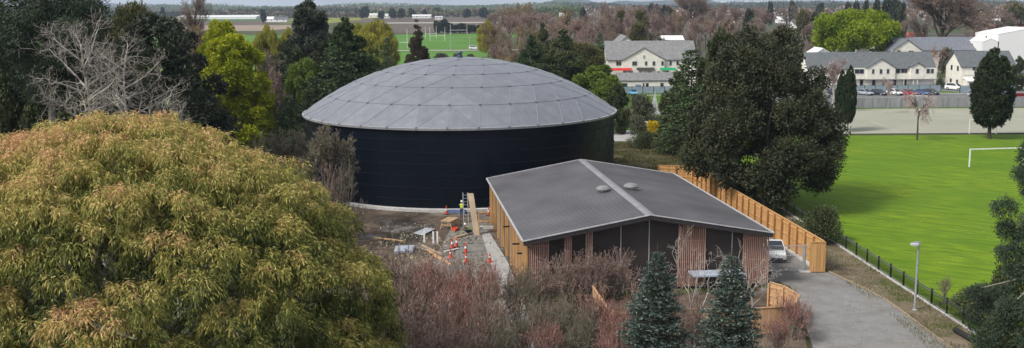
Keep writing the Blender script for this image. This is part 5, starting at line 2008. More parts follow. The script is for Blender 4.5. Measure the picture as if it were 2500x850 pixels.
PROTO['yellow_green'] = leafy_tree('yellow_green_tree', 209, 20, 12, leaf_yellowgreen, bark_dark, N=60000, L=.40, Wd=.26, nl=90, rl=(.14, .28), zlow=.02, per_sub=14, squash=.75,
                                 prof=[(0.02, .7), (.2, 1), (.45, .95), (.62, .86), (.78, .66), (.9, .44), (1.0, .12)])
PROTO['bright_tree'] = leafy_tree('bright_green_tree', 211, 17, 28, leaf_bright, bark_dark, N=42000, L=.7, Wd=.4, nl=70, rl=(.14, .24), zlow=.15, squash=.55, per_sub=12)
PROTO['willow'] = leafy_tree('willow', 213, 14, 13, leaf_willow, bark_dark, N=30000, L=1.0, Wd=.12, nl=60, rl=(.12, .26), zlow=.12, droop=1.6, squash=1.0, sub_r=.5, per_sub=8,
                           prof=[(.12, .5), (.3, .85), (.55, 1.0), (.75, .85), (.9, .55), (1.0, .15)])
PROTO['macrocarpa'] = leafy_tree('dark_evergreen', 215, 19.5, 17, leaf_macro, bark_grey, N=130000, L=.34, Wd=.16, nl=170, rl=(.09, .20), zlow=.06, per_sub=16, sub_r=.42, topheavy=-.03, trunk_r=.35, squash=1.15,
                               prof=[(.10, .35), (.18, .85), (.30, 1.0), (.48, .98), (.62, .86), (.75, .74), (.86, .64), (.95, .52), (1.0, .30)])
PROTO['layered'] = conifer('layered_conifer', 217, 17, 10, leaf_conifer, bark_dark, tiers=24, nb=12, N=46, L=.5, Wd=.26, prof=.6, droop=.05, rough=.4, spray=.5)
PROTO['conifer'] = conifer('conifer', 219, 18, 11, leaf_conifer, bark_dark, tiers=26, nb=13, N=44, L=.55, Wd=.28, prof=.62, droop=.12, rough=.38, spray=.5)
PROTO['cone_brown'] = leafy_tree('conical_conifer', 221, 17, 7, leaf_conifer_brown, bark_dark, N=26000, L=.5, Wd=.26, nl=90, rl=(.14, .26), zlow=0, per_sub=10, squash=.6, sub_r=.45,
                               prof=[(.02, .8), (.15, 1.0), (.35, .85), (.6, .52), (.8, .28), (1.0, .04)])
PROTO['cypress'] = leafy_tree('cypress', 225, 15, 6.2, leafmat('leaf_cypress', [(0.008, 0.014, 0.007), (0.020, 0.032, 0.013), (0.04, 0.056, 0.023), (0.075, 0.09, 0.042)], 0.1), bark_dark, N=70000, L=.36, Wd=.16, nl=420, rl=(.08, .14), zlow=.10, droop=-1.0, per_sub=12, squash=1.7, trunk_r=.24, inner=.1,
                            prof=[(.13, .25), (.20, .70), (.32, .96), (.50, 1.0), (.68, .90), (.82, .66), (.93, .36), (1.0, .05)])
CONE = [(.02, .55), (.12, .95), (.3, 1.0), (.5, .80), (.7, .52), (.85, .30), (1.0, .04)]
PROTO['broad_conifer'] = leafy_tree('broad_conifer', 251, 18, 13, leaf_conifer, bark_dark, N=60000, L=.5, Wd=.24, nl=130, rl=(.12, .24), zlow=0, per_sub=12, squash=.5, prof=CONE, sub_r=.42)
PROTO['olive_conifer'] = leafy_tree('olive_conifer', 252, 18, 13, leafmat('leaf_olive_conifer', [(0.018, 0.028, 0.010), (0.045, 0.062, 0.020), (0.085, 0.105, 0.034), (0.14, 0.155, 0.06)], .15), bark_dark, N=50000, L=.5, Wd=.24, nl=110, rl=(.12, .26), zlow=0, per_sub=12, squash=.55, prof=CONE, sub_r=.42)
PROTO['dark_spire'] = leafy_tree('tall_dark_conifer', 253, 24, 9, leaf_black, bark_dark, N=50000, L=.55, Wd=.26, nl=110, rl=(.14, .34), zlow=0, per_sub=12, squash=.6, sub_r=.45,
                               prof=[(.02, .7), (.2, .9), (.4, 1.0), (.6, .95), (.75, .75), (.88, .55), (1.0, .15)])
PROTO['edge_pine'] = leafy_tree('pine', 254, 17, 9, leaf_pine, bark_grey, N=90000, L=.24, Wd=.06, nl=95, rl=(.10, .20), zlow=0, per_sub=24, sub_r=.5, squash=.8, inner=.15,
                              prof=[(0, 1.1), (.35, 1.1), (.48, .84), (.65, .90), (.8, .78), (1.0, .5)])
PROTO['tall_pine'] = leafy_tree('pine', 228, 25, 11, leaf_pine, bark_grey, N=60000, L=.36, Wd=.07, nl=100, rl=(.13, .26), zlow=.3, per_sub=22, sub_r=.45, squash=.55, trunk_r=.36,
                              prof=[(.60, .25), (.68, .8), (.80, 1.0), (.92, .85), (1.0, .5)])
PROTO['shrub'] = leafy_tree('shrub', 229, 3.5, 4.5, leaf_dark, bark_dark, N=9000, L=.2, Wd=.1, nl=22, rl=(.3, .5), zlow=-.1, per_sub=8)
PROTO['shrub_far'] = leafy_tree('shrub', 231, 3.5, 4.5, leafmat('leaf_grey_green', [(0.03, 0.04, 0.02), (0.06, 0.07, 0.035), (0.10, 0.105, 0.06), (0.14, 0.14, 0.09)], .15), bark_dark, N=5000, L=.3, Wd=.16, nl=18, rl=(.3, .5), zlow=-.1, per_sub=8)
PROTO['shrub_yellow'] = leafy_tree('flowering_shrub', 233, 3, 3.5, leaf_flower, bark_dark, N=2500, L=.3, Wd=.2, nl=10, rl=(.3, .5), zlow=0, per_sub=8)
PROTO['far_dark'] = leafy_tree('dark_tree', 235, 12, 12, leaf_black, bark_dark, N=5000, L=1.3, Wd=.9, nl=18, rl=(.3, .45), zlow=0, per_sub=8)
PROTO['far_mid'] = leafy_tree('green_tree', 237, 11, 12, leaf_olive, bark_dark, N=5000, L=1.2, Wd=.8, nl=18, rl=(.3, .45), zlow=0, per_sub=8)


def spruce(name, seed, h, w, gaps=.12):
    rng = np.random.default_rng(seed)
    root = empty(name)
    segs, P, Dr, V = [np.r_[0, 0, 0, 0, 0, h, .13, .015]], [], [], []
    tiers = int(h / .27)
    for ti in range(tiers):
        f = (ti + rng.uniform(-.3, .3)) / tiers
        z = h * (.02 + .93 * max(0, f))
        rad = w / 2 * (1 - max(0, f)) ** .78
        n = int(7 + 12 * (1 - f))
        ph = rng.uniform(0, 6.28)
        for b in range(n):
            a = ph + 6.283 * b / n + rng.normal() * .12
            if rng.random() < gaps and f < .9: continue
            r = rad * rng.choice((rng.uniform(.5, .85), rng.uniform(.85, 1.18)), p=(.4, .6)) * (1 + .10 * math.sin(3 * a + seed) + .08 * math.sin(9 * f + seed + a)) + .10
            hd = np.array([math.cos(a), math.sin(a), 0]); sv = np.array([-math.sin(a), math.cos(a), 0])
            base = np.array([0, 0, z]); tip = hd * r + np.array([0, 0, z + .10 * r * (f * 3 - .6)])
            segs.append(np.r_[base, tip, .02, .006])
            m = max(5, int(r * 16))
            for s in range(m):
                t = rng.uniform(.2, 1.0)
                q = base + (tip - base) * t
                sd = rng.choice((-1, 1))
                l = .42 * r * (1.05 - t) + .10
                e = q + (hd * .6 + sv * sd * .8 + np.array([0, 0, rng.normal() * .15])) * l
                k = 5
                tt = rng.random(k)[:, None]
                pp = q + (e - q) * tt + rng.normal(size=(k, 3)) * .03
                P.append(pp)
                Dr.append((e - q)[None] / l + rng.normal(size=(k, 3)) * .55 + np.array([0, 0, .15]))
                # young tips of this year's growth are pale
                V.append(np.clip(.12 + .42 * t * tt[:, 0] + rng.random(k) * .38 + (rng.random(k) < .05 * t) * .5, 0, 1))
    P, Dr, V = map(np.concatenate, (P, Dr, V))
    leaf_obj('crown', rng, P, Dr, .17, .06, leaf_spruce, V, root)
    A, Q = tube_arrays(np.array(segs), 4)
    np_mesh('trunk', A, Q, bark_dark, parent=root)
    root['h'] = h; root['w'] = w
    return root


PROTO['spruce'] = spruce('blue_spruce', 241, 9.8, 4.9)
PROTO['spruce_ragged'] = spruce('blue_spruce', 248, 9.5, 4.6, gaps=.22)


def gum_tree():
    """the big tree in the foreground: broad crown of hanging tufts, new growth orange at the top of each mound"""
    rng = np.random.default_rng(77)
    cx, cy, R_, top, low = -17.6, 44.0, 12.6, 17.9, 6.4
    root = empty('gum_tree', (cx, cy, 0), 0, 'huge round tree in the left foreground with drooping green and orange tipped foliage', 'tree')
    C, R = [], []
    tries = 0
    E = 1.88
    while len(C) < 380 and tries < 40000:
        tries += 1
        a = rng.uniform(0, 6.283); u = rng.random() ** .5
        zz = (1 - u ** E) ** (1 / E)
        if rng.random() < .3:          # side mounds hang lower
            u = rng.uniform(.84, .98); zz = rng.uniform(-.10, (1 - u ** E) ** (1 / E))
        x, y = u * math.cos(a), u * math.sin(a)
        if y > .5 and zz < .3: continue
        r = rng.uniform(.8, 2.25)
        p = np.array([x * (R_ - r * .8), y * (R_ - r * .8), low + zz * (top - low - r * .72) - rng.random() ** 2 * 1.3])
        if any(np.linalg.norm(p - c) < .60 * (r + q) for c, q in zip(C, R)): continue
        C.append(p); R.append(r)
    C, R = np.array(C), np.array(R)
    C[:, 2] += rng.normal(size=len(C)) * .45 * (C[:, 2] < top - 3.2)
    nt_ = 26000
    lob = rng.choice(len(C), nt_, p=R ** 2 / (R ** 2).sum())
    d = rdirs(rng, nt_); d[:, 2] = d[:, 2] * .9 + .30; d = unit(d)
    inner = rng.random(nt_) < .12
    rad = R[lob] * np.where(inner, rng.uniform(.3, .8, nt_), rng.uniform(.90, 1.03, nt_))
    tc = C[lob] + d * rad[:, None] * np.array([1, 1, .85])
    keep = np.ones(nt_, bool)
    for q in range(len(C)):
        keep &= (lob == q) | (np.linalg.norm((tc - C[q]) / np.array([1, 1, .85]), axis=1) > .86 * R[q])
    tc, d, lob, inner = tc[keep], d[keep], lob[keep], inner[keep]
    nt_ = len(tc)
    ts = rng.uniform(.6, 1.3, nt_)
    m = 40
    k = np.repeat(np.arange(nt_), m)
    az = rng.uniform(0, 6.283, len(k))
    out = np.stack([np.cos(az), np.sin(az), np.zeros(len(k))], 1)
    fall = rng.random(len(k))
    pos = tc[k] + out * (.24 * ts[k] * fall ** .7)[:, None] + np.array([0, 0, -1]) * (.40 * ts[k] * fall ** 1.5)[:, None] + rng.normal(size=(len(k), 3)) * .05
    dirs = out * .75 + d[k] * .35 + np.array([0, 0, -1.0]) * (.25 + 1.2 * fall)[:, None] + rng.normal(size=(len(k), 3)) * .3
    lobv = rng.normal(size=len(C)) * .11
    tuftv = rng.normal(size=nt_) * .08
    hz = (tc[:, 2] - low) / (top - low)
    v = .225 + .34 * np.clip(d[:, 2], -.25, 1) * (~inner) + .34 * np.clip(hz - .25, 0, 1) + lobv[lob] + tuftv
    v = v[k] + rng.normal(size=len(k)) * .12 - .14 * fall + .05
    # leaves further in close the crown, shade between mounds put into their dark colour
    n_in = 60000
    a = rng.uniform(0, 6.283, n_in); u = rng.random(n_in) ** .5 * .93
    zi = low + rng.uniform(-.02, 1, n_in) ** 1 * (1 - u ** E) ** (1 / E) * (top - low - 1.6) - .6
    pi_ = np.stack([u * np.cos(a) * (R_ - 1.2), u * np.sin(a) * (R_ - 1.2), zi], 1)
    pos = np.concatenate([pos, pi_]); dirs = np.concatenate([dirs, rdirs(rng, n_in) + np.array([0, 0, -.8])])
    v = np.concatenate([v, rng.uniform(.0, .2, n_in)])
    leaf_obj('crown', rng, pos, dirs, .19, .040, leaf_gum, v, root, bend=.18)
    limbs(rng, C, R, 9.0, .55, bark_grey, root, n=40)
    return root


gum_tree()


# ------------------------------------------------------------------ planting, left to right
def many(kinds, spots, label, group, cat='tree'):
    """trees of one wood that nothing tells apart: spots are (px, ytop, depth, wpx)"""
    order = sorted(range(len(spots)), key=lambda i: spots[i][2])
    nrow = 1 if len(spots) < 7 else 3
    rows = [order[len(order) * r // nrow:len(order) * (r + 1) // nrow] for r in range(nrow)]
    nth = ['first', 'second', 'third', 'fourth', 'fifth', 'sixth', 'seventh', 'eighth', 'ninth', 'tenth']
    for r, row in enumerate(rows):
        for q, i in enumerate(sorted(row, key=lambda i: spots[i][0])):
            lab = label + ', %s from the left%s' % (nth[q], '' if nrow == 1 else ' in the %s row' % ('front', 'middle', 'back')[r])
            T(kinds[i % len(kinds)], *spots[i], lab, cat, group)


# left edge, behind the gum tree
T('tall_pine', 95, -75, 84, 330, 'tall dark pine at the left edge with a bare pale trunk')
T('dark_tree', 20, 105, 96, 190, 'dark tree low at the left edge under the pine')
T('dark_tree', 150, 60, 118, 210, 'dark tree behind the left pale bare tree')
T('olive_tree', 205, 12, 134, 210, 'brownish olive feathery tree behind the pale bare trees')
T('olive_tree', 310, -6, 150, 120, 'slim brown olive tree top rising over the blackish tree')
T('olive_tree', 15, 20, 150, 190, 'olive tree beyond the pine at the far left edge')
T('dark_tree', 60, 150, 120, 220, 'dark tree filling the gap under the pine branches')
T('dark_tree', 240, 150, 112, 230, 'dark tree standing between the two pale bare trees')
T('white_bare', 217, 62, 74, 310, 'pale leafless tree with spreading gnarled limbs, left one of the two')
T('white_bare2', 300, 88, 76, 235, 'pale leafless tree with forked trunk before the blackish tree, right of its pair')
T('white_bare2', 405, 236, 70, 110, 'low pale dead branches showing over the gum tree top')
T('round_black', 378, 26, 104, 345, 'big rounded blackish evergreen left of the yellow green tree')
T('poplar', 470, -30, 240, 90, 'tall feathery leafless poplar above the dark rounded tree', 'tree')
T('bare_tan', 440, 62, 210, 110, 'tan leafless tree at the foot of the poplar')
T('bare_tan', 490, 70, 205, 90, 'second tan leafless tree at the right of the poplar')
T('yellow_green', 565, 70, 150, 205, 'tall yellow green tree between the blackish evergreen and the tank')
T('yellow_green', 540, 36, 168, 150, 'yellow green tree top rising behind the large yellow green one')
T('willow', 655, 60, 250, 85, 'yellow willow with rounded top right of the yellow green tree')
T('willow', 700, 68, 256, 70, 'smaller yellow willow right of the rounded one')
T('bare_olive', 650, 120, 190, 90, 'grey brown leafless tree under the yellow willow')
T('bare_mauve0', 665, 165, 165, 90, 'dim leafless tree left of the tank in shade')
T('dark_tree', 700, 95, 205, 120, 'dark green tree between willow and the tall conifer')
T('dark_tree', 655, 180, 190, 110, 'low dark tree just above the grassy bank')
T('dark_spire', 752, -14, 215, 108, 'very tall dark irregular conifer above the skyline left of the dome')
T('mid_tree', 738, 128, 178, 95, 'fresh green tree in front of the tall conifer')
T('broad_conifer', 842, 46, 182, 235, 'broad dark layered conifer rising over the left of the dome')
T('layered', 765, 175, 158, 140, 'low spreading dark conifer by the left edge of the dome')
T('conifer', 700, 225, 150, 90, 'low dark green conifer beside the grassy bank')
T('dark_tree', 800, 92, 212, 110, 'dark tree filling in between the tall and the broad layered conifer')
T('dark_tree', 725, 150, 196, 110, 'dark tree below the tall conifer')
T('conifer', 882, 120, 205, 110, 'dark conifer at the right foot of the broad layered one')
T('willow', 865, 56, 300, 110, 'yellow willow showing behind the broad layered conifer')
T('willow', 920, 46, 290, 105, 'round yellow green willow by the rugby field')
T('conifer', 945, 84, 250, 52, 'slim dark conifer in front of the round willow')
T('cone_brown', 1018, 48, 285, 72, 'pointed brown green conifer standing alone above the dome')
T('mid_tree', 900, 120, 230, 70, 'green tree low behind the dome left shoulder')
for px, yt, dd, wp, lab in ((1075, 130, 400, 35, 'small round bush on the grass behind the dome, leftmost of three'), (1115, 131, 405, 32, 'small round bush on the grass behind the dome, middle of three'),
                            (1150, 132, 410, 25, 'small round bush on the grass behind the dome, rightmost of three')):
    T('shrub_far', px, yt, dd, wp, lab, 'bush')
# hedge and dark trees at the end of the rugby field
many(['far_dark'], [(1068, 50, 760, 22), (1085, 46, 770, 26), (1098, 55, 765, 20), (1110, 60, 770, 22), (1128, 56, 770, 26), (1140, 60, 775, 26), (1156, 60, 780, 26), (1172, 60, 780, 26)],
     'dark hedge tree behind the rugby posts', 'dark hedge trees behind the rugby field')
T('far_dark', 888, 15, 1500, 30, 'round dark tree alone in the farmland left of the pointed conifer')
T('far_dark', 958, 19, 1500, 22, 'dark round tree in the farmland, left one of a near pair')
T('far_dark', 980, 20, 1500, 20, 'dark round tree in the farmland, right one of a near pair')
T('far_dark', 930, 26, 1450, 16, 'small dark bush beside the pale farm house')
T('far_dark', 642, 22, 1200, 14, 'dark narrow tree beside the white cottage')
T('far_dark', 396, 17, 1400, 14, 'lone dark tree in the farmland left of the poplar')
many(['far_dark', 'bare_mauve1'], [(1005, 20, 1600, 16), (1020, 17, 1650, 18), (1035, 22, 1600, 16), (1120, 22, 1500, 20), (1140, 21, 1500, 22), (1160, 19, 1500, 24), (1180, 18, 1450, 24), (1045, 16, 1900, 30), (1065, 18, 1800, 24)],
     'dark shelter tree beyond the vineyard', 'shelter belt trees beyond the vineyard')
T('willow', 1192, 50, 430, 60, 'drooping willow with yellow left side at the right end of the rugby field')
T('bare_tan', 1205, 56, 400, 70, 'drooping brownish leafless tree next to the yellow willow')
# brown wood behind the dome on the right
BW = 'brown leafless trees behind the dome'
many(['bare_brown0', 'bare_rose0', 'bare_tan', 'bare_brown1', 'bare_rose1'],
     [(1215, 14, 500, 75), (1245, 20, 420, 90), (1262, 8, 560, 80), (1225, 70, 350, 90), (1290, 22, 430, 90), (1320, 16, 520, 80), (1350, 30, 400, 80), (1385, 22, 470, 80), (1262, 90, 300, 90),
      (1400, 42, 380, 80), (1418, 24, 520, 70), (1440, 50, 340, 80), (1300, 60, 320, 90), (1345, 56, 300, 90), (1215, 110, 290, 70), (1390, 75, 290, 90), (1465, 34, 420, 60), (1240, 135, 240, 90), (1420, 95, 270, 80)],
     'leafless brown tree behind the dome', BW)
T('olive_conifer', 1325, 58, 245, 85, 'dark conifer with narrow top standing before the brown wood')
T('broad_conifer', 1298, 88, 215, 130, 'dark spreading conifer behind the dome, left of the larger one')
T('olive_conifer', 1375, 74, 222, 165, 'largest dark green conifer behind the right shoulder of the dome')
T('olive_tree', 1430, 100, 240, 90, 'olive brown tree right of the largest dome conifer')
T('mid_tree', 1455, 148, 200, 115, 'yellowish green rounded tree at the right end of the dome')
T('conifer', 1465, 75, 280, 45, 'thin dark conifer left of the cream guest house')
T('dark_tree', 1508, 200, 175, 62, 'small dark tree just right of the dome rim')
T('mid_tree', 1486, 175, 185, 80, 'green tree touching the right edge of the dome')
T('far_dark', 1424, 17, 700, 22, 'small dark conifer in the brown wood near the skyline')
# around and behind the guest house
GW = 'mixed trees behind the guest house'
many(['bare_mauve0', 'bare_mauve1', 'bare_brown0', 'bare_mauve0', 'bare_rose1'],
     [(1485, 22, 420, 60), (1510, 40, 360, 60), (1500, 60, 310, 50), (1535, 25, 450, 55), (1610, 30, 400, 65), (1640, 35, 420, 60), (1665, 22, 520, 70), (1590, 60, 340, 50), (1625, 62, 390, 60), (1700, 40, 380, 70),
      (1690, 70, 330, 60), (1560, 12, 600, 60), (1725, 20, 480, 70), (1480, 5, 700, 70), (1520, 10, 650, 60), (1600, 10, 700, 60), (1640, 12, 800, 60)],
     'leafless mauve tree behind the guest house', GW)
T('poplar', 1489, 20, 350, 40, 'upright slender leafless tree left of the guest house roof')
T('olive_tree', 1562, 22, 420, 44, 'light yellow green tree highest behind the guest house roof')
T('olive_tree', 1562, 52, 340, 62, 'olive green round tree right behind the guest house roof')
T('olive_tree', 1515, 22, 460, 30, 'small dark olive tree left of the light yellow green one')
T('bare_tan', 1656, 28, 460, 34, 'small orange tan tree in the mauve wood')
T('big_bare', 1694, -20, 600, 110, 'dark branched bare tree reaching above the skyline at centre right')
many(['far_dark'], [(1590, 8, 800, 30), (1605, 10, 820, 26), (1636, 16, 700, 22), (1620, 12, 780, 20)], 'dark evergreen above the guest house', 'dark clump above the guest house')
T('shrub_far', 1538, 95, 345, 40, 'low hedge like bush at the left foot of the guest house roof', 'bush')
T('shrub_far', 1602, 92, 345, 60, 'grey bush line between guest house roof and the white pavilion', 'bush')
# middle distance right: suburb with many bare trees
SW = 'trees between the suburb houses'
many(['bare_mauve0', 'bare_mauve1', 'bare_brown1', 'bare_mauve1', 'bare_brown0'],
     [(1760, 10, 700, 60), (1800, 15, 620, 70), (1840, 14, 700, 80), (1870, 20, 560, 70), (1850, 40, 420, 70), (1905, 55, 380, 60), (1780, 40, 400, 80), (1925, 14, 750, 60), (1960, 20, 650, 70), (1995, 20, 700, 70),
      (2020, 22, 620, 60), (1965, 60, 420, 50), (1820, 50, 380, 70), (1745, 50, 360, 70), (2000, 40, 480, 60), (1985, 85, 340, 40), (1900, 80, 330, 60), (2250, 60, 420, 40), (2460, 20, 620, 60), (2425, 36, 520, 60), (2385, 60, 420, 60)],
     'leafless grey tree among suburb houses', SW)
T('far_dark', 1829, 20, 560, 26, 'dark rounded tree in the middle of the mauve suburb trees')
T('bare_tan', 1783, 45, 400, 44, 'orange tan bare tree above the dark evergreens')
T('far_dark', 1882, 3, 900, 14, 'dark pointed tree by the white warehouse strip')
T('far_dark', 1938, 2, 900, 26, 'dark tree on the skyline left of the mauve dome shaped one')
T('far_dark', 2002, 6, 800, 22, 'round dark tree left of the bright green crown')
T('far_dark', 1987, 28, 520, 34, 'dark bushy tree between pale houses left of the green crown')
T('far_mid', 1965, 24, 560, 34, 'brown green tree left of the bright green crown')
many(['far_dark'], [(2090, 2, 620, 26), (2070, 4, 640, 22), (2112, 0, 600, 26), (2140, -4, 560, 28), (2165, -8, 540, 32), (2190, -6, 520, 32), (2205, 4, 500, 24)],
     'tall dark conifer behind the bright green tree', 'dark conifers behind the bright green tree')
T('bright_tree', 2090, 10, 335, 215, 'wide bright lime green tree behind the townhouses')
T('big_bare', 2312, -45, 380, 235, 'huge dark leafless tree with wide crown behind the long blue grey roof')
T('bare_brown1', 2245, 20, 420, 90, 'brown leafless tree left of the huge bare one')
T('bare_brown0', 2395, 22, 430, 80, 'brown leafless tree right of the huge bare one')
T('far_mid', 2478, 5, 700, 50, 'olive green tree at the upper right corner')
T('far_dark', 2462, 24, 640, 30, 'dark tree below the olive one at the upper right')
T('far_dark', 2450, 55, 520, 36, 'dark green hedge tree beside the pale roof at right')
T('shrub_far', 2312, 118, 300, 36, 'pale flowering bush between the two townhouses', 'bush')
T('bare_rose1', 2300, 112, 300, 50, 'pale twiggy tree between the two townhouses')
T('shrub', 2297, 190, 262, 22, 'dark green bush right against the townhouse end', 'bush')
T('dark_tree', 2490, 135, 255, 40, 'dark bush tree right of the tall cypress')
# by the court
T('cypress', 2431, 118, 166, 95, 'broad dark columnar cypress standing on the grass right')
T('cypress', 2077, 160, 176, 34, 'slim dark cypress beside the big evergreen')
T('cypress', 2058, 172, 178, 30, 'slimmer dark cypress touching the big evergreen')
T('birch_pink', 2038, 140, 208, 62, 'pinkish leafless birch left of the slim cypress')
T('birch_pink', 2172, 190, 205, 30, 'thin leafless sapling before the grey fence')
T('weeping', 2246, 222, 165, 92, 'weeping leafless tree on the grass edge by the court')
# right of the tank
T('shrub_far', 1565, 232, 196, 78, 'large round grey green bush right of the dome', 'bush')
T('shrub_far', 1560, 282, 170, 56, 'second grey green bush in front of the round one', 'bush')
T('shrub_yellow', 1596, 291, 166, 38, 'bright yellow flowering shrub beside the bushes', 'bush')
T('mid_tree', 1625, 306, 160, 50, 'fresh green low bush right of the yellow shrub', 'bush')
T('shrub', 1575, 320, 158, 80, 'dark hedge bush below the yellow shrub', 'bush')
T('shrub', 1640, 325, 152, 90, 'dark hedge bush below the layered dark tree', 'bush')
T('shrub', 1700, 345, 140, 90, 'dark hedge bush left of the big evergreen trunk', 'bush')
T('layered', 1690, 105, 150, 165, 'dark layered tree left of the big evergreen')
T('dark_tree', 1655, 170, 158, 90, 'dark tree tucked left of the layered one')
T('dark_tree', 1760, 62, 150, 120, 'dark pointed top rising left of the big evergreen')
T('macrocarpa', 1872, 84, 112, 380, 'very large dark olive evergreen beside the sports field')
T('shrub', 2000, 500, 94, 118, 'dark round bush against the black fence', 'bush')
# bottom right
T('shrub', 2385, 700, 70, 130, 'dark green bush at the lower right by the fence end', 'bush')
T('shrub', 2470, 640, 66, 120, 'dark green bush under the right edge pine', 'bush')
T('shrub', 2440, 790, 62, 130, 'olive green bush lowest at the right corner', 'bush')
T('bush_far', 2310, 670, 74, 70, 'thin leafless shrub by the black fence near the lamp', 'bush')
T('bush_far', 2296, 735, 73, 40, 'small reddish weed clump at the fence foot', 'bush')
T('edge_pine', 2598, 330, 60, 325, 'dark pine leaning in at the right edge with clumped foliage')
# left of tank: rough bank with leafless scrub
T('bare_olive', 705, 318, 112, 150, 'leafless open scrub tree left of the tank over the pale slab')
T('bare_olive', 795, 305, 102, 170, 'dense dark leafless thicket tree against the left wall of the tank')
T('bush_far', 630, 322, 122, 90, 'grey leafless scrub on the bank near the track', 'bush')
T('bush_far', 765, 290, 124, 80, 'grey twiggy scrub under the left rim of the dome', 'bush')
T('bush_mauve', 740, 420, 92, 130, 'mauve twiggy bush between gum tree and tank', 'bush')
T('bush_mauve', 800, 400, 96, 120, 'mauve twiggy bush closest to the tank wall', 'bush')
T('bush_far', 838, 392, 96, 100, 'grey twiggy bush with curving branches before the tank wall', 'bush')

# foreground bushes, bottom centre
FB_ = 'purple brown leafless bushes in the foreground'
fb = [('bush_mauve', 905, 630, 66, 220, 'mauve bush touching the right side of the gum tree, upper one'),
      ('bush_mauve', 985, 606, 68, 230, 'mauve bush below the pale blue wrapped stack'),
      ('bush_red', 1055, 618, 67, 220, 'reddish bush below the slanting plank'),
      ('bush_mauve', 1120, 624, 70, 210, 'mauve bush directly below the orange cones'),
      ('bush_red', 1172, 626, 68, 170, 'reddish bush left of the concrete path, upper one'),
      ('bush_mauve', 945, 690, 60, 250, 'mauve bush around the leaning orange barrier, left side'),
      ('bush_mauve', 1030, 682, 60, 250, 'mauve bush around the leaning orange barrier, right side'),
      ('bush_red', 1110, 684, 61, 240, 'reddish bush in the middle of the thicket left of the path'),
      ('bush_mauve', 1185, 690, 60, 210, 'mauve bush left of the concrete path, lower one'),
      ('bush_olive', 1262, 640, 68, 150, 'olive bush beside the front left corner of the slatted building'),
      ('bush_mauve', 1318, 628, 71, 170, 'mauve bush before the leftmost slat screen'),
      ('bush_mauve', 1385, 612, 75, 170, 'mauve bush before the narrow slat screens'),
      ('bush_mauve', 1445, 606, 75, 160, 'mauve bush at the left end of the curved fence'),
      ('bush_mauve', 1508, 604, 76, 160, 'mauve bush inside the curved fence left of the spruce'),
      ('bush_olive', 1290, 735, 60, 180, 'olive bush low in front of the building, right of the path'),
      ('bush_olive', 1365, 725, 61, 180, 'olive bush low in front of the pale ground rail'),
      ('bush_mauve', 1440, 730, 62, 150, 'mauve bush outside the curved fence left end'),
      ('bush_red', 1500, 735, 60, 120, 'reddish bush outside the curved fence beside the left spruce'),
      ('bush_mauve', 870, 735, 58, 170, 'mauve bush at the lower right foot of the gum tree'),
      ('bush_mauve', 1075, 760, 57, 180, 'mauve bush lowest in the thicket at the picture bottom'),
      ('bush_olive', 1225, 765, 57, 170, 'olive bush lowest beside the concrete path')]
fb += [('bush_mauve', 1555, 690, 62, 150, 'mauve bush just left of the left spruce foot'),
       ('bush_red', 1470, 700, 63, 150, 'reddish bush over the left end of the curved fence'),
       ('bush_olive', 1420, 760, 58, 170, 'olive bush beside the orange barrier posts'),
       ('bush_red', 1500, 790, 56, 150, 'reddish bush lowest before the left spruce'),
       ('bush_mauve', 1695, 720, 61, 130, 'mauve bush in the gap between the spruces, lower one'),
       ('bush_red', 1335, 765, 58, 160, 'reddish bush low between the two olive ones'),
       ('bush_mauve', 1160, 770, 57, 170, 'mauve bush at the bottom left of the concrete path')]
for kd, a, b, c, w_, lab in fb:
    T(kd, a, b, c, w_, lab, 'bush', FB_)
T('bush_red', 1940, 715, 66, 130, 'red twigged bush in front of the curved fence at the drive', 'bush')
T('bush_red', 1900, 760, 62, 110, 'red twigged bush behind the right blue spruce', 'bush')
T('bush_mauve', 1650, 700, 66, 110, 'purple brown bush between the two blue spruces', 'bush')
T('birch_white', 1700, 560, 66, 190, 'white barked bare birch between the spruces with curved branches')
T('birch_white', 1845, 585, 67, 210, 'white barked bare birch right of the right spruce')
T('spruce', 1605, 594, 56, 245, 'blue green spruce at the bottom, left one of the two', 'spruce tree')
T('spruce_ragged', 1787, 604, 55, 245, 'blue green spruce at the bottom, right one of the two', 'spruce tree')

# the far wooded edge of the plain: nobody could count these trees
def far_wood(name, label, x0, x1, y0, y1, n, hmin, hmax, mat, seed):
    rng = np.random.default_rng(seed)
    xs, ys = rng.uniform(x0, x1, n), rng.uniform(y0, y1, n)
    hs = rng.uniform(hmin, hmax, n) * (1 + .3 * np.sin(xs / 90))
    m = 22
    k = np.repeat(np.arange(n), m)
    d = rdirs(rng, len(k))
    pos = np.stack([xs[k], ys[k], hs[k] * .55], 1) + d * np.stack([hs[k] * .45, hs[k] * .45, hs[k] * .45], 1)
    o = leaf_obj(name, rng, pos, d, 3.4, 2.6, mat, rng.random(len(k)), None)
    tag(o, label, 'wood', kind='stuff')


far_wood('hedgerow', 'dark hedgerow across the farmland behind the white cottage', -900, -250, 1950, 1965, 420, 6, 9, leaf_dark, 311)
far_wood('hedgerow', 'grey brown hedgerow at the back of the yellow field', -500, -60, 1640, 1655, 380, 5, 8, twig_olive, 312)
far_wood('hedgerow', 'green shelter hedge beyond the vineyard', -250, 120, 1750, 1765, 330, 7, 11, leaf_mid, 313)
far_wood('hedgerow', 'dark shelter hedge far left behind the long greenhouse', -1000, -300, 2080, 2095, 450, 7, 11, leaf_conifer, 314)
far_wood('far_wood', 'blue green wood along the horizon on the left', -1700, 200, 3000, 3500, 1500, 12, 19, leaf_mid, 301)
far_wood('far_wood', 'grey brown wood in front of the horizon wood', -1500, 100, 2250, 2700, 1100, 7, 12, twig_olive, 302)
far_wood('far_wood', 'dark wood along the horizon at centre right', 150, 1500, 2300, 3200, 1500, 10, 17, leaf_dark, 303)
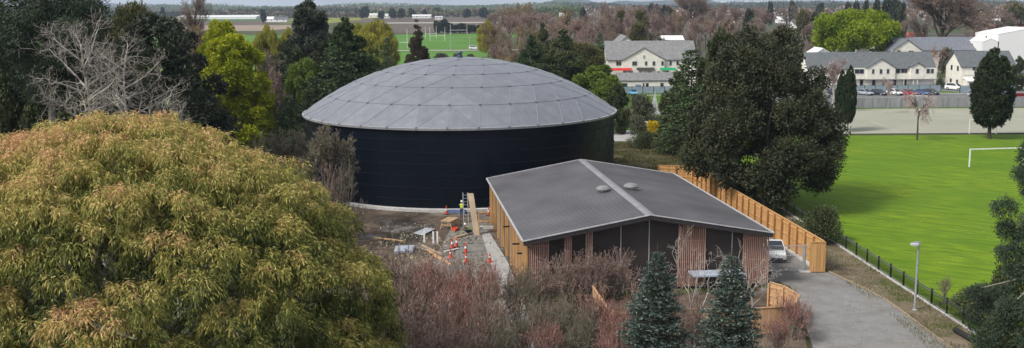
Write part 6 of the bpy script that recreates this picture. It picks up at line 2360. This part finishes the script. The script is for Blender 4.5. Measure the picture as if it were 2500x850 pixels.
far_wood('far_wood', 'mauve wood in the distance on the right', 120, 1100, 1000, 1900, 900, 7, 12, twig_mauve, 304)
far_wood('far_wood', 'olive wood in the distance on the right', 150, 1300, 1100, 2200, 500, 7, 12, leaf_olive, 305)


# ------------------------------------------------------------------ weeds, leaf litter and rubble on the bare ground
def scatter(name, label, poly, n, size, mat, seed, flat=.5, grass=False):
    rng = np.random.default_rng(seed)
    P = np.array(px_pts(poly))
    lo, hi = P.min(0), P.max(0)
    q = rng.uniform(lo, hi, (n * 4, 2))
    inside = np.zeros(len(q), bool)
    j = len(P) - 1
    for i in range(len(P)):
        c = ((P[i, 1] > q[:, 1]) != (P[j, 1] > q[:, 1])) & (q[:, 0] < (P[j, 0] - P[i, 0]) * (q[:, 1] - P[i, 1]) / (P[j, 1] - P[i, 1] + 1e-9) + P[i, 0])
        inside ^= c
        j = i
    q = q[inside][:n]
    # drifts
    cl = np.sin(q[:, 0] * .9 + 2 * np.sin(q[:, 1] * .5)) + np.sin(q[:, 1] * .8 + seed)
    q = q[cl > -.4]
    pos = np.concatenate([q, np.full((len(q), 1), .03)], 1)
    if grass:
        d = rdirs(rng, len(q)) * .6 + np.array([0, 0, 1.0])
        o = leaf_obj(name, rng, pos, d, size, size * .35, mat, rng.random(len(q)), None)
    else:
        d = rdirs(rng, len(q)); d[:, 2] = np.abs(d[:, 2]) * flat
        o = leaf_obj(name, rng, pos, d, size, size * .8, mat, rng.random(len(q)), None)
    tag(o, label, 'ground cover', kind='stuff')


stone_m = leafmat('rubble_stone', [(.10, .085, .07), (.22, .19, .16), (.34, .31, .27), (.5, .48, .45)], 0, .9)
weed_m = leafmat('weed_green', [(.04, .06, .015), (.08, .11, .03), (.15, .16, .06), (.22, .2, .1)], .2)
dry_m = leafmat('dry_grass', [(.12, .10, .06), (.2, .17, .10), (.28, .24, .15), (.36, .31, .2)], .1)
scatter('rubble', 'stones and broken bits on the work site dirt', [(800, 500), (1200, 520), (1250, 560), (1290, 760), (1310, 900), (700, 960), (760, 600)], 7000, .13, stone_m, 1)
scatter('rubble', 'gravel and grit spread on the drive', [(1905, 668), (2020, 664), (2110, 706), (2205, 765), (2320, 850), (2000, 900), (1952, 735)], 2500, .06, stone_m, 11)
scatter('timber_scraps', 'timber offcuts and straw coloured scraps on the work site', [(960, 560), (1150, 560), (1190, 640), (1280, 860), (800, 860), (900, 600)], 1500, .30, dry_m, 12)
scatter('weeds', 'low weeds on the verge beside the drive', [(1895, 500), (1960, 545), (2062, 605), (2170, 676), (2300, 760), (2460, 880), (2360, 940), (2160, 760), (2015, 655)], 5000, .14, weed_m, 2, grass=True)
scatter('dry_grass', 'dry grass and litter on the verge', [(1895, 500), (1960, 545), (2062, 605), (2170, 676), (2300, 760), (2460, 880), (2360, 940), (2160, 760), (2015, 655)], 6000, .12, dry_m, 3, grass=True)
scatter('rough_grass', 'rough grass on the bank left of the tank', [(540, 330), (700, 290), (780, 290), (790, 420), (850, 500), (640, 440)], 14000, .35, weed_m, 4, grass=True)
scatter('rough_grass', 'rough grass below the hedge right of the tank', [(1480, 346), (1600, 346), (1720, 352), (1880, 500), (1700, 430), (1560, 412), (1440, 400)], 12000, .3, leaf_olive, 5, grass=True)
scatter('dry_grass', 'dry grass in the scrub left of the tank', [(540, 330), (700, 290), (780, 290), (790, 420), (850, 500), (640, 440)], 9000, .35, dry_m, 6, grass=True)


# ------------------------------------------------------------------ the air
m = bpy.data.materials.new('haze_air')
m.use_nodes = True
m.node_tree.nodes.clear()
vo = m.node_tree.nodes.new('ShaderNodeVolumePrincipled')
vo.inputs['Color'].default_value = (0.62, 0.74, 0.95, 1)
vo.inputs['Density'].default_value = 0.0001
vo.inputs['Anisotropy'].default_value = 0.2
out = m.node_tree.nodes.new('ShaderNodeOutputMaterial')
m.node_tree.links.new(vo.outputs[0], out.inputs['Volume'])
hz = MB().box((0, 4400, 40), (12200, 9400, 82)).build('haze', m)
hz['kind'] = 'stuff'
# ------------------------------------------------------------------ tidy
for o in scene.objects:
    for k in ('h', 'w', 'h0', 'w0'):
        if k in o.keys():
            del o[k]
